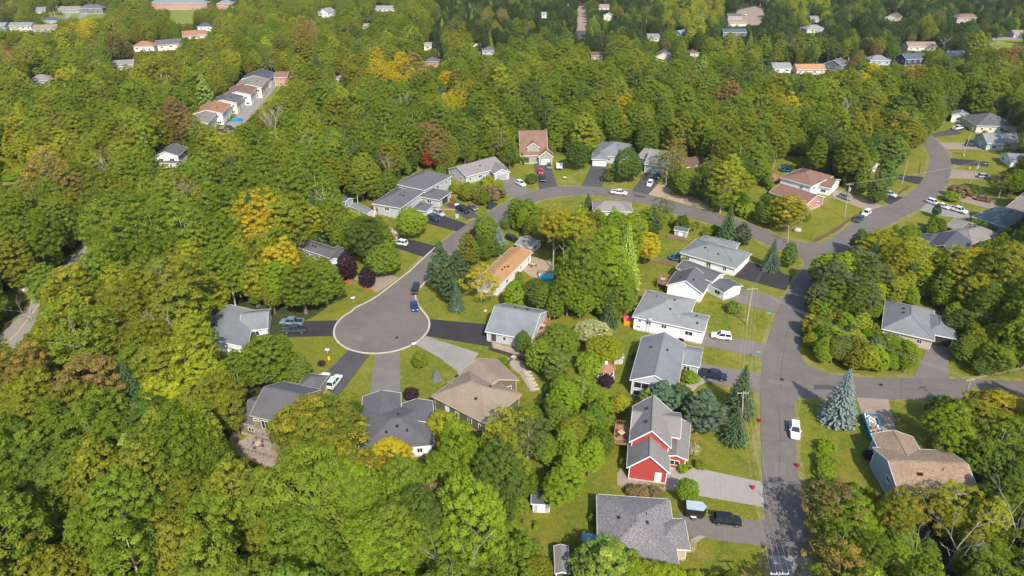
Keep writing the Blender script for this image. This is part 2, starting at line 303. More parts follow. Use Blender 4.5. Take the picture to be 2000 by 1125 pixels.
DRIVES = [
 ('asphalt_black', [(560, 628), (660, 626), (656, 656), (560, 659)]), ('asphalt_black', [(836, 623), (965, 635), (960, 678), (830, 656)]),
 ('gravel_grey', [(812, 673), (833, 657), (935, 690), (905, 735), (860, 700)]), ('asphalt_dark', [(680, 684), (722, 694), (660, 775), (618, 748)]),
 ('asphalt_old', [(732, 692), (781, 688), (783, 790), (720, 790)]), ('asphalt_black', [(772, 460), (852, 481), (830, 503), (765, 482)]), ('asphalt_black', [(845, 418), (862, 420), (919, 440), (898, 454), (832, 436)]),
 ('asphalt_dark', [(868, 400), (890, 392), (925, 412), (935, 424), (912, 428), (895, 418)]), ('gravel_pink', [(690, 545), (715, 528), (740, 532), (780, 542), (752, 562), (735, 572), (712, 556)]),
 ('asphalt_old', [(985, 342), (1003, 345), (1040, 374), (1012, 388), (985, 380)]), ('asphalt_dark', [(1041, 315), (1072, 316), (1090, 366), (1054, 372)]), ('asphalt_dark', [(1157, 318), (1189, 318), (1176, 367), (1135, 366)]),
 ('asphalt_dark', [(1260, 338), (1292, 340), (1270, 383), (1232, 376)]), ('gravel_tan', [(1290, 355), (1312, 372), (1304, 391), (1265, 381)]), ('gravel_tan', [(1308, 380), (1350, 383), (1384, 400), (1382, 412), (1303, 390)]),
 ('gravel_pink', [(1622, 370), (1640, 372), (1725, 402), (1702, 414), (1630, 388)]), ('asphalt_black', [(1715, 385), (1742, 380), (1764, 386), (1738, 400)]), ('asphalt_black', [(1752, 340), (1808, 347), (1796, 361), (1750, 349)]),
 ('asphalt_black', [(1856, 309), (1930, 316), (1930, 326), (1856, 321)]), ('gravel_pink', [(1857, 330), (1912, 336), (1940, 352), (1848, 348)]), ('gravel_pink', [(1842, 371), (1945, 392), (1940, 410), (1833, 382)]),
 ('gravel_grey', [(1815, 394), (1892, 414), (1895, 428), (1855, 424), (1796, 411)]), ('gravel_grey', [(1680, 470), (1725, 495), (1715, 515), (1640, 540), (1630, 528), (1675, 500)]), ('gravel_pink', [(1830, 278), (1915, 280), (1918, 292), (1838, 292)]),
 ('asphalt_dark', [(1818, 262), (1868, 250), (1885, 252), (1875, 262), (1825, 268)]), ('asphalt_black', [(1452, 508), (1548, 540), (1535, 568), (1430, 540)]), ('asphalt_old', [(1422, 558), (1532, 584), (1518, 613), (1405, 580)]),
 ('asphalt_old', [(1368, 648), (1500, 672), (1493, 701), (1362, 672)]), ('asphalt_old', [(1362, 709), (1490, 730), (1486, 767), (1355, 742)]), ('concrete_drive', [(1300, 915), (1360, 914), (1489, 942), (1493, 991), (1360, 968), (1296, 956)]),
 ('asphalt_old', [(1325, 998), (1345, 1010), (1495, 1016), (1499, 1068), (1330, 1046)]), ('gravel_pink', [(1672, 775), (1734, 778), (1752, 846), (1700, 846), (1684, 810)]), ('asphalt_old', [(1815, 672), (1852, 676), (1854, 742), (1782, 741)]),
 ('gravel_pink', [(1430, 50), (1486, 50), (1500, 20), (1475, 12), (1440, 20)]), ('gravel_pink', [(1126, 60), (1147, 60), (1145, 12), (1128, 12)]), ('asphalt_dark', [(1128, 80), (1146, 80), (1147, 60.5), (1126, 60.5)]), ('asphalt_dark', [(1838, 172), (1880, 182), (1885, 166), (1850, 158)]),
 ('asphalt_old', [(-10, 42), (110, 40), (190, 41), (190, 36.5), (100, 35.5), (-10, 36)]), ('gravel_grey', [(146, 36), (162, 36), (174, 27), (160, 27)]), ('gravel_grey', [(126, 36), (137, 36), (140, 24), (130, 24)]), ('gravel_grey', [(5, 36), (26, 36), (22, 24), (14, 24)]), ('asphalt_dark', [(228, 28), (240, 28), (280, 2), (262, 2)]),
 ('gravel_grey', [(425, 266), (470, 250), (545, 165), (533, 160), (440, 244), (415, 255)]), ('asphalt_old', [(920, 118), (935, 118), (940, 97), (928, 97)]), ('gravel_grey', [(1940, 79), (2010, 76), (2010, 72), (1930, 73)]),
 ('gravel_tan', [(1012, 520), (1040, 500), (1075, 512), (1080, 530), (1060, 548), (1035, 540)]), ('paving', [(735, 445), (752, 440), (778, 452), (775, 465), (760, 470), (742, 460)]),
 ('paving', [(990, 700), (1008, 696), (1024, 715), (1040, 740), (1046, 765), (1036, 765), (1018, 735), (985, 706)]), ('paving', [(960, 670), (975, 672), (1038, 690), (1030, 698), (965, 682)]), ('paving', [(1342, 744), (1358, 738), (1392, 742), (1365, 754), (1345, 772), (1335, 768)]),
 ('paving', [(1343, 1058), (1352, 1052), (1366, 1046), (1378, 1048), (1360, 1060), (1348, 1068)]), ('gravel_pink', [(1205, 925), (1215, 912), (1228, 935), (1290, 950), (1300, 960), (1240, 955), (1205, 948)]), ('paving', [(455, 870), (490, 850), (545, 875), (560, 905), (525, 915), (470, 895)]),
]
for i, (mt, q) in enumerate(DRIVES):
    structure(poly('driveway' if mt not in ('paving', 'gravel_tan') else 'path', gp(q), .036 + .0007*i, mt)); NOGO.append(gp(q))
for nm, a, b, z in (('road', ring_l, ring_r, .080), ('road', main_l, main_r, .084), ('road', east_t, east_b, .088), ('road', cty_l, cty_r, .092)):
    q = strip_poly(a, b); structure(poly(nm, q, z, 'asphalt' if a is not cty_l else 'gravel_grey')); NOGO.append(q)
circ = [(CC.x + CR*math.cos(2*math.pi*k/48), CC.y + CR*math.sin(2*math.pi*k/48)) for k in range(48)]
structure(poly('cul_de_sac', circ, .0755, 'asphalt')); NOGO.append(circ)
# the flare between the turning circle and the street
fl = gp([(660, 628), (695, 601), (732, 582), (762, 560), (822, 562), (812, 577), (815, 592), (830, 615), (800, 650), (700, 650)])
structure(poly('cul_de_sac', fl, .0715, 'asphalt')); NOGO.append(fl)
def kerb(pts, wd=.42, hg=.15):
    V, Fc = [], []
    for i, q in enumerate(pts):
        d = Vector(pts[min(i+1, len(pts)-1)]) - Vector(pts[max(i-1, 0)]); d.normalize(); n = Vector((-d.y, d.x))
        for s, z in ((-1, 0), (-1, hg), (1, hg), (1, 0)): V.append((q[0]+n.x*s*wd/2, q[1]+n.y*s*wd/2, z))
    for i in range(len(pts)-1):
        for j in range(3): Fc.append((4*i+j, 4*i+4+j, 4*i+5+j, 4*i+1+j)[::-1])
    structure(obj('kerb', V, Fc, 'concrete'))
th0, th1 = math.radians(142), math.radians(385)
arc = [(CC.x + (CR+.1)*math.cos(a), CC.y + (CR+.1)*math.sin(a)) for a in np.linspace(th0, th1, 50)]
kerb(smooth_line(gp([(850, 484), (832, 500), (800, 530), (765, 557), (732, 582), (695, 601)]), 4) + arc + smooth_line(gp([(818, 598), (814, 588), (812, 577), (825, 557), (845, 541)]), 4))
# yellow centre line of the country road
cl = [tuple((Vector(a)+Vector(b))/2) for a, b in zip(smooth_line(gp(cty_l), 3), smooth_line(gp(cty_r), 3))]
V, Fc = [], []
for i, q in enumerate(cl):
    d = Vector(cl[min(i+1, len(cl)-1)]) - Vector(cl[max(i-1, 0)]); d.normalize(); n = Vector((-d.y, d.x))*.11
    V += [(q[0]-n.x, q[1]-n.y, .097), (q[0]+n.x, q[1]+n.y, .097)]
structure(obj('road_marking', V, [(2*i, 2*i+1, 2*i+3, 2*i+2) for i in range(len(cl)-1)], 'paint_yellow'))
# brown drainage swales and bare soil
for q in ([(1585, 470), (1620, 452), (1672, 418), (1680, 420), (1640, 448), (1595, 472)], [(1752, 376), (1775, 362), (1778, 364), (1756, 380)], [(1792, 340), (1796, 318), (1799, 318), (1796, 342)]):
    structure(poly('ditch', gp(q), .0161 + .0009*RNG.random(), 'soil'))
# mended patches, sealed cracks and covers on the asphalt
for k, (q, mt) in enumerate([([(1512, 905), (1534, 904), (1533, 930), (1513, 931)], 'asphalt_old'), ([(1590, 752), (1640, 754), (1640, 762), (1590, 761)], 'asphalt_dark'), ([(690, 655), (712, 657), (709, 668), (688, 664)], 'asphalt_old'), ([(1240, 380), (1262, 384), (1258, 388), (1237, 384)], 'asphalt_dark'), ([(1505, 1085), (1585, 1090), (1592, 1140), (1508, 1140)], 'gravel_grey'), ([(1500, 742), (1548, 748), (1546, 754), (1500, 748)], 'asphalt_old')]):
    structure(poly('road_patch', gp(q), .0965 + .0006*k, mt))
def seam(pts, wd=.024):
    p = smooth_line(gp(pts), 5); V, Fc = [], []
    for i, q in enumerate(p):
        d = Vector(p[min(i+1, len(p)-1)]) - Vector(p[max(i-1, 0)]); d.normalize(); n = Vector((-d.y, d.x))*wd*RNG.uniform(.5, 1.3); e = RNG.uniform(-.1, .1)
        V += [(q[0]-n.x+e, q[1]-n.y, .1015), (q[0]+n.x+e, q[1]+n.y, .1015)]
    structure(obj('crack_seal', V, [(2*i, 2*i+1, 2*i+3, 2*i+2) for i in range(len(p)-1)], 'asphalt_black'))
for q in ([(1490, 1000), (1520, 1003), (1566, 998)], [(1487, 860), (1512, 863), (1553, 858)], [(1525, 1060), (1520, 960), (1524, 880), (1519, 790)], [(705, 672), (740, 668), (770, 676)], [(1600, 760), (1700, 758), (1800, 762), (1900, 766)], [(1760, 739), (1758, 780)], [(1540, 640), (1530, 690), (1524, 760)], [(1812, 328), (1858, 333)], [(1290, 392), (1276, 400)], [(870, 480), (900, 470)], [(780, 560), (815, 555)], [(1700, 440), (1740, 418), (1790, 392)], [(1100, 368), (1104, 384)]): seam(q)
for px, py in ((1527, 742), (775, 660), (1720, 752), (1160, 374)):
    g = G(px, py); structure(obj('manhole_cover', [(g.x+.42*math.cos(a), g.y+.42*math.sin(a), .1045) for a in np.linspace(0, 2*math.pi, 17)[:-1]], [tuple(range(16))], 'black_metal'))
LAWN_CLEAR = [
 [(600, 615), (650, 590), (668, 562), (690, 548), (715, 555), (735, 572), (735, 582), (695, 601), (665, 622), (658, 627), (590, 627)], [(575, 660), (656, 657), (662, 672), (680, 684), (640, 728), (622, 735), (605, 705)],
 [(722, 695), (733, 695), (722, 765), (705, 765), (680, 752)], [(781, 690), (815, 680), (835, 695), (893, 726), (872, 744), (880, 775), (915, 815), (935, 838), (905, 838), (870, 815), (850, 805), (848, 786), (785, 768)],
 [(822, 560), (845, 552), (855, 580), (870, 606), (915, 606), (950, 588), (960, 610), (950, 632), (838, 622), (815, 592)], [(835, 657), (948, 676), (945, 685), (915, 688), (850, 662)], [(985, 690), (1015, 700), (1035, 745), (1070, 770), (1060, 790), (1035, 770), (1020, 745)],
 [(1205, 640), (1235, 640), (1250, 655), (1228, 745), (1235, 770), (1200, 790), (1185, 760), (1200, 700), (1205, 690)], [(1128, 665), (1145, 668), (1140, 700), (1155, 730), (1138, 735)], [(1195, 870), (1225, 870), (1225, 930), (1200, 950), (1185, 950)],
 [(1180, 948), (1300, 948), (1310, 968), (1170, 962)], [(1045, 985), (1100, 982), (1155, 980), (1165, 1050), (1140, 1040), (1095, 1050), (1075, 1085), (1060, 1050)], [(1345, 890), (1365, 840), (1405, 860), (1450, 866), (1470, 770), (1484, 765), (1487, 938), (1362, 912)],
 [(1355, 972), (1490, 992), (1493, 1012), (1345, 1005)], [(1340, 1050), (1497, 1068), (1500, 1095), (1480, 1110), (1340, 1110), (1332, 1080)], [(1370, 675), (1494, 702), (1489, 726), (1366, 708)], [(1385, 580), (1412, 582), (1514, 613), (1498, 668), (1385, 645), (1350, 600)],
 [(1432, 540), (1532, 566), (1530, 583), (1428, 558)], [(1460, 485), (1500, 482), (1550, 497), (1568, 508), (1568, 528), (1540, 543), (1470, 512)], [(1295, 470), (1330, 472), (1320, 505), (1280, 500)], [(1245, 520), (1280, 512), (1310, 522), (1300, 555), (1245, 570)],
 [(1060, 393), (1125, 382), (1195, 387), (1230, 397), (1270, 407), (1200, 400), (1150, 408), (1110, 420), (1075, 420)], [(1003, 332), (1041, 324), (1055, 368), (1035, 372)], [(1080, 335), (1110, 338), (1145, 336), (1138, 358), (1088, 363)], [(1190, 358), (1245, 350), (1232, 373), (1178, 363)],
 [(915, 395), (955, 408), (925, 428), (905, 425)], [(705, 390), (735, 402), (780, 425), (770, 435), (745, 425)], [(845, 440), (895, 453), (860, 478), (835, 470), (838, 450)], [(785, 493), (827, 503), (795, 528), (785, 515)],
 [(1585, 405), (1605, 385), (1650, 405), (1690, 412), (1660, 440), (1600, 470), (1560, 465), (1580, 440)], [(1450, 375), (1490, 362), (1500, 375), (1475, 392)], [(1530, 302), (1590, 305), (1560, 320), (1530, 335), (1500, 335)],
 [(1765, 318), (1805, 297), (1815, 320), (1808, 345), (1765, 340)], [(1740, 364), (1795, 362), (1765, 385), (1735, 380)], [(1857, 298), (1930, 295), (1920, 313), (1860, 307)], [(1838, 237), (1885, 235), (1880, 245), (1850, 250)], [(1835, 268), (1870, 264), (1915, 266), (1905, 278), (1845, 280)],
 [(1850, 355), (1895, 382), (1930, 388), (1845, 370)], [(1745, 437), (1795, 414), (1815, 432), (1790, 445)], [(1562, 785), (1600, 780), (1690, 820), (1715, 880), (1735, 945), (1715, 960), (1670, 940), (1562, 945), (1556, 850)], [(1735, 782), (1815, 785), (1805, 830), (1810, 860), (1790, 868), (1750, 838)],
 [(0, 580), (60, 565), (75, 575), (30, 600), (0, 610)], [(0, 320), (50, 318), (50, 345), (0, 352)], [(100, 36), (210, 36), (205, 28), (100, 30)], [(332, 45), (376, 45), (380, 24), (335, 22)], [(1930, 96), (2000, 92), (2000, 78), (1935, 82)],
 [(475, 245), (545, 178), (540, 172), (450, 255)], [(1128, 76), (1145, 76), (1145, 22), (1130, 22)], [(1442, 48), (1484, 48), (1490, 22), (1445, 24)],
 [(125, 528), (145, 503), (165, 505), (163, 518), (140, 545)], [(0, 652), (55, 605), (80, 592), (88, 600), (60, 640), (32, 682), (0, 690)], [(0, 312), (55, 312), (62, 335), (45, 360), (0, 362)], [(1570, 622), (1600, 725), (1680, 737), (1800, 739), (1790, 690), (1850, 690), (1850, 738), (2000, 745), (2000, 815), (1930, 792), (1560, 776), (1555, 690)],
 [(1012, 508), (1045, 500), (1080, 512), (1082, 545), (1050, 552), (1022, 545)], [(460, 835), (500, 840), (545, 855), (560, 900), (525, 912), (462, 885)], [(1685, 472), (1712, 495), (1707, 508), (1690, 495)], [(185, 440), (195, 440), (182, 470), (172, 470)],
]
for q in LAWN_CLEAR: raster(q, CLEAR)
for mt, q in DRIVES[:33]: raster(q, CLEAR)
raster(ring_l + ring_r[::-1], CLEAR)
raster([(665, 622), (695, 601), (735, 582), (765, 557), (825, 557), (812, 577), (837, 632), (800, 678), (737, 691), (680, 680), (655, 642)], CLEAR)
raster(main_l[:8] + [(1572, 622)] + main_r[:11][::-1], CLEAR); raster(main_l[10:] + main_r[16:][::-1], CLEAR)
raster([(822, 290), (852, 290), (854, 330), (822, 330)], CLEAR, G(844, 336).y - 1)
# ================================================================== HOUSES
CACHE = {}
def window_mesh(w, h, mul=1, mat='trim_white'):
    k = ('w', round(w, 2), round(h, 2), mul, mat)
    if k not in CACHE:
        V, Fc = [], []; f = .10
        bx(V, Fc, -w/2, -.07, -h/2, w/2, .0, -h/2+f); bx(V, Fc, -w/2, -.07, h/2-f, w/2, .0, h/2)
        bx(V, Fc, -w/2, -.07, -h/2+f, -w/2+f, .0, h/2-f); bx(V, Fc, w/2-f, -.07, -h/2+f, w/2, .0, h/2-f)
        for i in range(mul): x = -w/2 + w*(i+1)/(mul+1); bx(V, Fc, x-.04, -.06, -h/2+f, x+.04, .0, h/2-f)
        V2, F2 = [], []; bx(V2, F2, -w/2+f*.9, -.03, -h/2+f*.9, w/2-f*.9, -.005, h/2-f*.9)
        CACHE[k] = (mesh('window', V, Fc, mat), mesh('pane', V2, F2, 'glass'))
    return CACHE[k]
def door_mesh(w, h, mat, secs):
    k = ('d', round(w, 2), round(h, 2), mat, secs)
    if k not in CACHE:
        V, Fc = [], []; g = h/secs
        for i in range(secs): bx(V, Fc, -w/2, -.06, -h/2+i*g+.015, w/2, 0, -h/2+(i+1)*g-.015)
        bx(V, Fc, -w/2-.1, -.045, -h/2, -w/2, 0, h/2+.1); bx(V, Fc, w/2, -.045, -h/2, w/2+.1, 0, h/2+.1); bx(V, Fc, -w/2, -.045, h/2, w/2, 0, h/2+.1)
        V2, F2 = [], []
        if secs > 1: bx(V2, F2, -.15, -.09, -h/2+.3, .15, -.06, -h/2+.36)
        else: bx(V2, F2, w/2-.16, -.11, -.08, w/2-.08, -.06, .02)
        CACHE[k] = (mesh('door', V, Fc, mat), mesh('handle', V2, F2, 'metal'))
    return CACHE[k]
class Wing: pass
def make_wing(d):
    """d: A,B,D eave corners in photo pixels at height ze (ridge runs A to B), or W=(x,y,L,Wd,angle) in metres"""
    g = Wing(); g.ze = d['ze']; g.kind = d.get('k', 'gable')
    if 'W' in d:
        x, y, L, Wd, an = d['W']; g.u = Vector((math.cos(an), math.sin(an), 0)); g.v = Vector((-g.u.y, g.u.x, 0)); g.L, g.W = L, Wd
        g.a = Vector((x, y, 0)) - g.u*L/2 - g.v*Wd/2
    else:
        a, b, e = G(*d['A'], g.ze), G(*d['B'], g.ze), G(*d['D'], g.ze)
        a.z = b.z = e.z = 0; g.u = (b-a).normalized(); g.L = (b-a).length
        q = e-a; q -= g.u*q.dot(g.u); g.W = q.length; g.v = q.normalized(); g.a = a
    g.p = d.get('p', .42); g.sw = False
    if g.kind == 'hip' and g.L < g.W:                      # ridge along the longer side
        g.a, g.u, g.v, g.L, g.W = g.a, g.v, g.u, g.W, g.L; g.sw = True
    if 'apex' in d:
        m = g.a + g.v*g.W/2; best = min((abs(P(m.x, m.y, g.ze+.05*i)[1]-d['apex']), .05*i) for i in range(10, 140)); g.p = best[1]/(g.W/2)
    g.zr = g.ze + g.p*g.W/2; g.d = d
    return g
def wpt(g, u, v, z): q = g.a + g.u*u + g.v*v; return Vector((q.x, q.y, z))
def build_house(name, label, cat, wings, roof, wall, trim='trim_white', group=None, clear='full', vents=2, found='concrete', chimney=None, auto=True, extras=None, ridge=True):
    gs = [make_wing(d) for d in wings]
    c = sum((g.a + g.u*g.L/2 + g.v*g.W/2 for g in gs[:1]), Vector())
    root = thing(name, label, cat, (c.x, c.y, 0), 0, group); off = Vector((c.x, c.y, 0))
    root_g = gs
    for wi, g in enumerate(gs):
        d = g.d; oh, og, t = min(.5, g.W*.1), (.35 if g.kind == 'gable' else min(.5, g.W*.1)), .2
        L, W, ze, zr, p = g.L, g.W, g.ze, g.zr, g.p
        T = lambda u, v, z: wpt(g, u, v, z) - off
        rm, wm = d.get('roof', roof), d.get('wall', wall)
        # ---- roof
        if g.kind == 'gable':
            V = [T(0, 0, ze), T(L, 0, ze), T(L, W/2, zr), T(0, W/2, zr), T(L, W, ze), T(0, W, ze)]; n = 6
            V += [q - Vector((0, 0, t)) for q in V]
            Fc = [(0, 1, 2, 3), (3, 2, 4, 5), (n, n+3, n+2, n+1), (n+3, n+5, n+4, n+2)]
            edges = [(0, 1), (1, 2), (2, 4), (4, 5), (5, 3), (3, 0)]; caps = [(3, 2)]
        else:
            h = min(W/2, L/2)
            V = [T(0, 0, ze), T(L, 0, ze), T(L, W, ze), T(0, W, ze), T(h, W/2, zr), T(max(L-h, h+.05), W/2, zr)]
            V += [q - Vector((0, 0, t)) for q in V[:4]]
            Fc = [(0, 1, 5, 4), (1, 2, 5), (2, 3, 4, 5), (3, 0, 4), (9, 8, 7, 6)]
            edges = [(0, 1), (1, 2), (2, 3), (3, 0)]; caps = [(4, 5), (0, 4), (3, 4), (1, 5), (2, 5)]
        rf = obj('roof', V, Fc, rm, root)
        cen = T(L/2, W/2, ze); V2, F2 = [], []
        for i, j in edges:
            a, b = V[i], V[j]; o = (a+b)/2 - cen; o.z = 0; e = (b-a); e.z = 0; nn = Vector((e.y, -e.x, 0)).normalized(); nn = nn if nn.dot(o) > 0 else -nn
            bar(V2, F2, a + nn*.02 - Vector((0, 0, t/2-.01)), b + nn*.02 - Vector((0, 0, t/2-.01)), .05, t+.02)
        obj('fascia', V2, F2, d.get('trim', trim), rf)
        if ridge:
            V2, F2 = [], []
            for i, j in caps: bar(V2, F2, V[i] + Vector((0, 0, .015)), V[j] + Vector((0, 0, .015)), .3, .05)
            obj('ridge_cap', V2, F2, rm, rf)
        # ---- walls
        zt = ze + p*oh - t - .02; v0, v1, u0, u1 = oh, W-oh, og, L-og
        if g.kind == 'gable':
            pr = [(v0, 0), (v1, 0), (v1, zt), (W/2, zr - t - .02), (v0, zt)]
            V = [T(u, v, z) for u in (u0, u1) for v, z in pr]
            Fc = [(0, 1, 2, 3, 4), (9, 8, 7, 6, 5)] + [(i, 5+i, 5+(i+1) % 5, (i+1) % 5) for i in (1, 2, 3, 4)]
        else:
            V = [T(u, v, z) for z in (0, zt) for u, v in ((u0, v0), (u1, v0), (u1, v1), (u0, v1))]
            Fc = [(4, 5, 6, 7)] + [(i, (i+1) % 4, 4+(i+1) % 4, 4+i) for i in range(4)]
        wl = obj('wall', V, Fc, wm, root)
        V, Fc = [], []; e = .04
        bx(V, Fc, u0-e, v0-e, -.1, u1+e, v1+e, .38 - .004*wi, lambda q: T(*q)); obj('foundation', V, Fc, found, root)
        # ---- corner boards
        for u, v in ((u0, v0), (u1, v0), (u1, v1), (u0, v1)):
            V, Fc = [], []; bx(V, Fc, u-.07, v-.07, .36, u+.07, v+.07, zt-.01, lambda q: T(*q)); obj('corner_board', V, Fc, d.get('trim', trim), wl)
        # ---- openings: (side, fraction, sill height, width, height, type)
        ops = [((3, 2, 1, 0)[o[0]] if g.sw else o[0],) + tuple(o[1:]) for o in d.get('ops', [])]
        if auto and d.get('auto', True):
            used = {o[0] for o in ops}
            for s, ln in ((0, L), (1, W), (2, L), (3, W)):
                if s in used or ln < 3.2: continue
                n = max(1, int(ln/4.2)); lev = [max(1.0, ze-2.1)] + ([.7] if ze > 4.6 else [])
                for z in lev:
                    for i in range(n):
                        if RNG.random() < .85: ops.append((s, (i+.5)/n + RNG.uniform(-.04, .04), z, RNG.choice([1.1, 1.4, 1.8]), 1.15, 'win'))
        for s, f, z, ow, ohh, ty in ops:
            if s == 0: q, nn = (u0+(u1-u0)*f, v0), -g.v
            elif s == 2: q, nn = (u0+(u1-u0)*f, v1), g.v
            elif s == 1: q, nn = (u1, v0+(v1-v0)*f), g.u
            else: q, nn = (u0, v0+(v1-v0)*f), -g.u
            wp = wpt(g, q[0], q[1], 0) + nn*.05; inside = False
            for h in gs:
                if h is g: continue
                r_ = wp + nn*.4 - h.a; r_ = (r_.dot(h.u), r_.dot(h.v))
                if -.1 < r_[0] < h.L+.1 and -.1 < r_[1] < h.W+.1 and z < h.zr-.6: inside = True
            if inside: continue
            rz = math.atan2(nn.y, nn.x) + math.pi/2; pos = wpt(g, q[0], q[1], z + ohh/2) - off + nn*.012
            if ty == 'win':
                a_, b_ = window_mesh(ow, ohh, 1 if ow > .9 else 0, d.get('wtrim', 'trim_white')); o = inst('window', a_, root, pos, rz); inst('pane', b_, o)
            else:
                mt = {'gar': 'door_white', 'gard': 'door_dark', 'garg': 'door_grey', 'door': 'door_white', 'dark': 'door_dark'}[ty]; secs = 4 if ty.startswith('gar') else 1
                a_, b_ = door_mesh(ow, ohh, mt, secs); o = inst('garage_door' if secs > 1 else 'door', a_, root, pos, rz); inst('handle', b_, o)
        # ---- vents
        for k in range(d.get('vents', vents if wi == 0 else 0)):
            fu, fv = RNG.uniform(.3, .7), RNG.choice([.28, .36, .64])
            if g.kind == 'gable' or True:
                z = ze + p*min(fv, 1-fv)*W; V, Fc = [], []
                if k % 3 == 2: tube(V, Fc, [T(fu*L, fv*W, z-.1), T(fu*L, fv*W, z+.55)], [.07, .07], 6); obj('vent_pipe', V, Fc, 'vent_dark', root)
                else: bx(V, Fc, -.24, -.24, -.12, .24, .24, .3, lambda q: T(fu*L+q[0]*(1-.25*(q[2] > 0)), fv*W+q[1]*(1-.25*(q[2] > 0)), z+q[2])); obj('roof_vent', V, Fc, 'vent_dark', root)
        if chimney and wi == 0:
            fu, fv = chimney; z = ze + p*min(fv, 1-fv)*W; V, Fc = [], []
            bx(V, Fc, fu*L-.4, fv*W-.35, z-.5, fu*L+.4, fv*W+.35, zr+.7, lambda q: T(*q)); ch = obj('chimney', V, Fc, 'fence_wood' if trim != 'trim_dark' else 'concrete', root)
            V, Fc = [], []; bx(V, Fc, fu*L-.46, fv*W-.41, zr+.7, fu*L+.46, fv*W+.41, zr+.82, lambda q: T(*q)); obj('chimney_cap', V, Fc, 'concrete', ch)
        fp = [wpt(g, u, v, 0) for u, v in ((u0, v0), (u1, v0), (u1, v1), (u0, v1))]
        NOGO.append([(q.x, q.y) for q in fp])
        cl = d.get('clear', clear)
        if cl != 'none':
            pts = [P(*wpt(g, u, v, ze)) for u in (0, L) for v in (0, W)] + [P(*wpt(g, u, W/2, zr)) for u in ((0, L) if g.kind == 'gable' else (W/2, L-W/2))]
            if cl == 'full': pts += [P(q.x, q.y, .8) for q in fp]
            raster(hull(pts), CLEAR, max(q.y for q in fp))
    root['_'] = 0; del root['_']
    HOUSES.append((root, gs))
    return root, gs
HOUSES = []
def deck(root, px, z, wood='deck_wood', posts=True):
    """px: A,B,C,D corners of the floor at height z"""
    off = Vector(root.location); q = [G(*p, z) - off for p in px]
    d = obj('deck', [*q, *[p - Vector((0, 0, .2)) for p in q]], [(0, 1, 2, 3), (7, 6, 5, 4)] + [(i, (i+1) % 4, 4+(i+1) % 4, 4+i) for i in range(4)], wood, root)
    V, Fc = [], []
    for i in range(4):
        a, b = q[i], q[(i+1) % 4]
        if i == 3: continue
        up = Vector((0, 0, 1))
        bar(V, Fc, a+up*1.0, b+up*1.0, .1, .07); bar(V, Fc, a+up*.15, b+up*.15, .07, .06)
        n = max(2, int((b-a).length/.4))
        for k in range(n+1): r = a + (b-a)*k/n; bar(V, Fc, r, r+up*1.0, .05 if k % 4 else .1)
    obj('railing', V, Fc, wood, d)
    if posts:
        for r in q: 
            V, Fc = [], []; bar(V, Fc, (r.x, r.y, -.05), r - Vector((0, 0, .2)), .14); obj('post', V, Fc, wood, d)
    return d
# roof colours
RC = dict(teal=(.172, .19, .187), slate=(.104, .101, .109), grey=(.172, .181, .189), lgrey=(.215, .219, .219), dark=(.073, .076, .095), speck=(.185, .172, .176), weath=(.202, .185, .176), tan=(.245, .19, .138),
          orange=(.361, .202, .099), brown=(.185, .107, .079), choc=(.129, .077, .056), blue=(.178, .196, .202), dblue=(.065, .090, .120), taupe=(.215, .185, .159), rust=(.284, .142, .077), tanspk=(.249, .176, .120), bgreen=(.135, .165, .165), pinkb=(.258, .172, .146), metal_blue=(.155, .275, .396))
for k, c in RC.items(): shingle('roof_'+k, c, {'speck': .5, 'tanspk': .35, 'weath': .3}  .get(k, .22), {'speck': 4.5, 'tanspk': 4.0}.get(k, 9))
WC = dict(white=(.78, .79, .80), cream=(.62, .57, .47), grey=(.42, .44, .46), bluegrey=(.26, .33, .38), red=(.40, .055, .05), olive=(.235, .205, .14), drab=(.135, .125, .095), green=(.36, .50, .42), tan=(.5, .42, .32), dgrey=(.13, .14, .15), navy=(.04, .05, .09), brick=(.45, .24, .19), sage=(.3, .3, .23), teal=(.22, .33, .35), brown=(.14, .105, .085), pinkgrey=(.42, .34, .33), lblue=(.5, .62, .7))
for k, c in WC.items(): siding('wall_'+k, c)
W_ = lambda A, B, D, ze, k='gable', **kw: dict(A=A, B=B, D=D, ze=ze, k=k, **kw)
def H_(name, label, wings, roof, wall, **kw): return build_house(name, label, kw.pop('cat', 'house'), wings, 'roof_'+roof, 'wall_'+wall, **kw)

h1, _ = H_('bungalow', 'white bungalow with wide teal-grey hip roof beside the blue-rimmed trampoline yard', [W_((1327, 493), (1438, 525), (1356, 464), 2.8, 'hip', p=.34, ops=[(1, .5, .1, 4.6, 2.2, 'gar')]),
    W_((1366, 470), (1437, 486), (1371, 458), 2.7, 'hip', p=.3)], 'teal', 'white', vents=3)
h2, _ = H_('split_level_house', 'white split-level house with stepped dark grey roofs and a red-edged front gable', [W_((1300.7, 557), (1320, 530), (1372, 576), 3.0, apex=548, auto=False, ops=[(0, .5, 1.2, 1.2, 1, 'win')]), W_((1320, 523), (1392, 551), (1330, 503), 3.7, p=.36),
    W_((1386, 556), (1414, 571.5), (1404, 533), 2.7, p=.25, ops=[(1, .5, .1, 2.6, 2.1, 'gar')])], 'slate', 'white', vents=2)
deck(h2, [(1302, 558), (1284, 552), (1291, 540), (1306, 546)], 1.8)
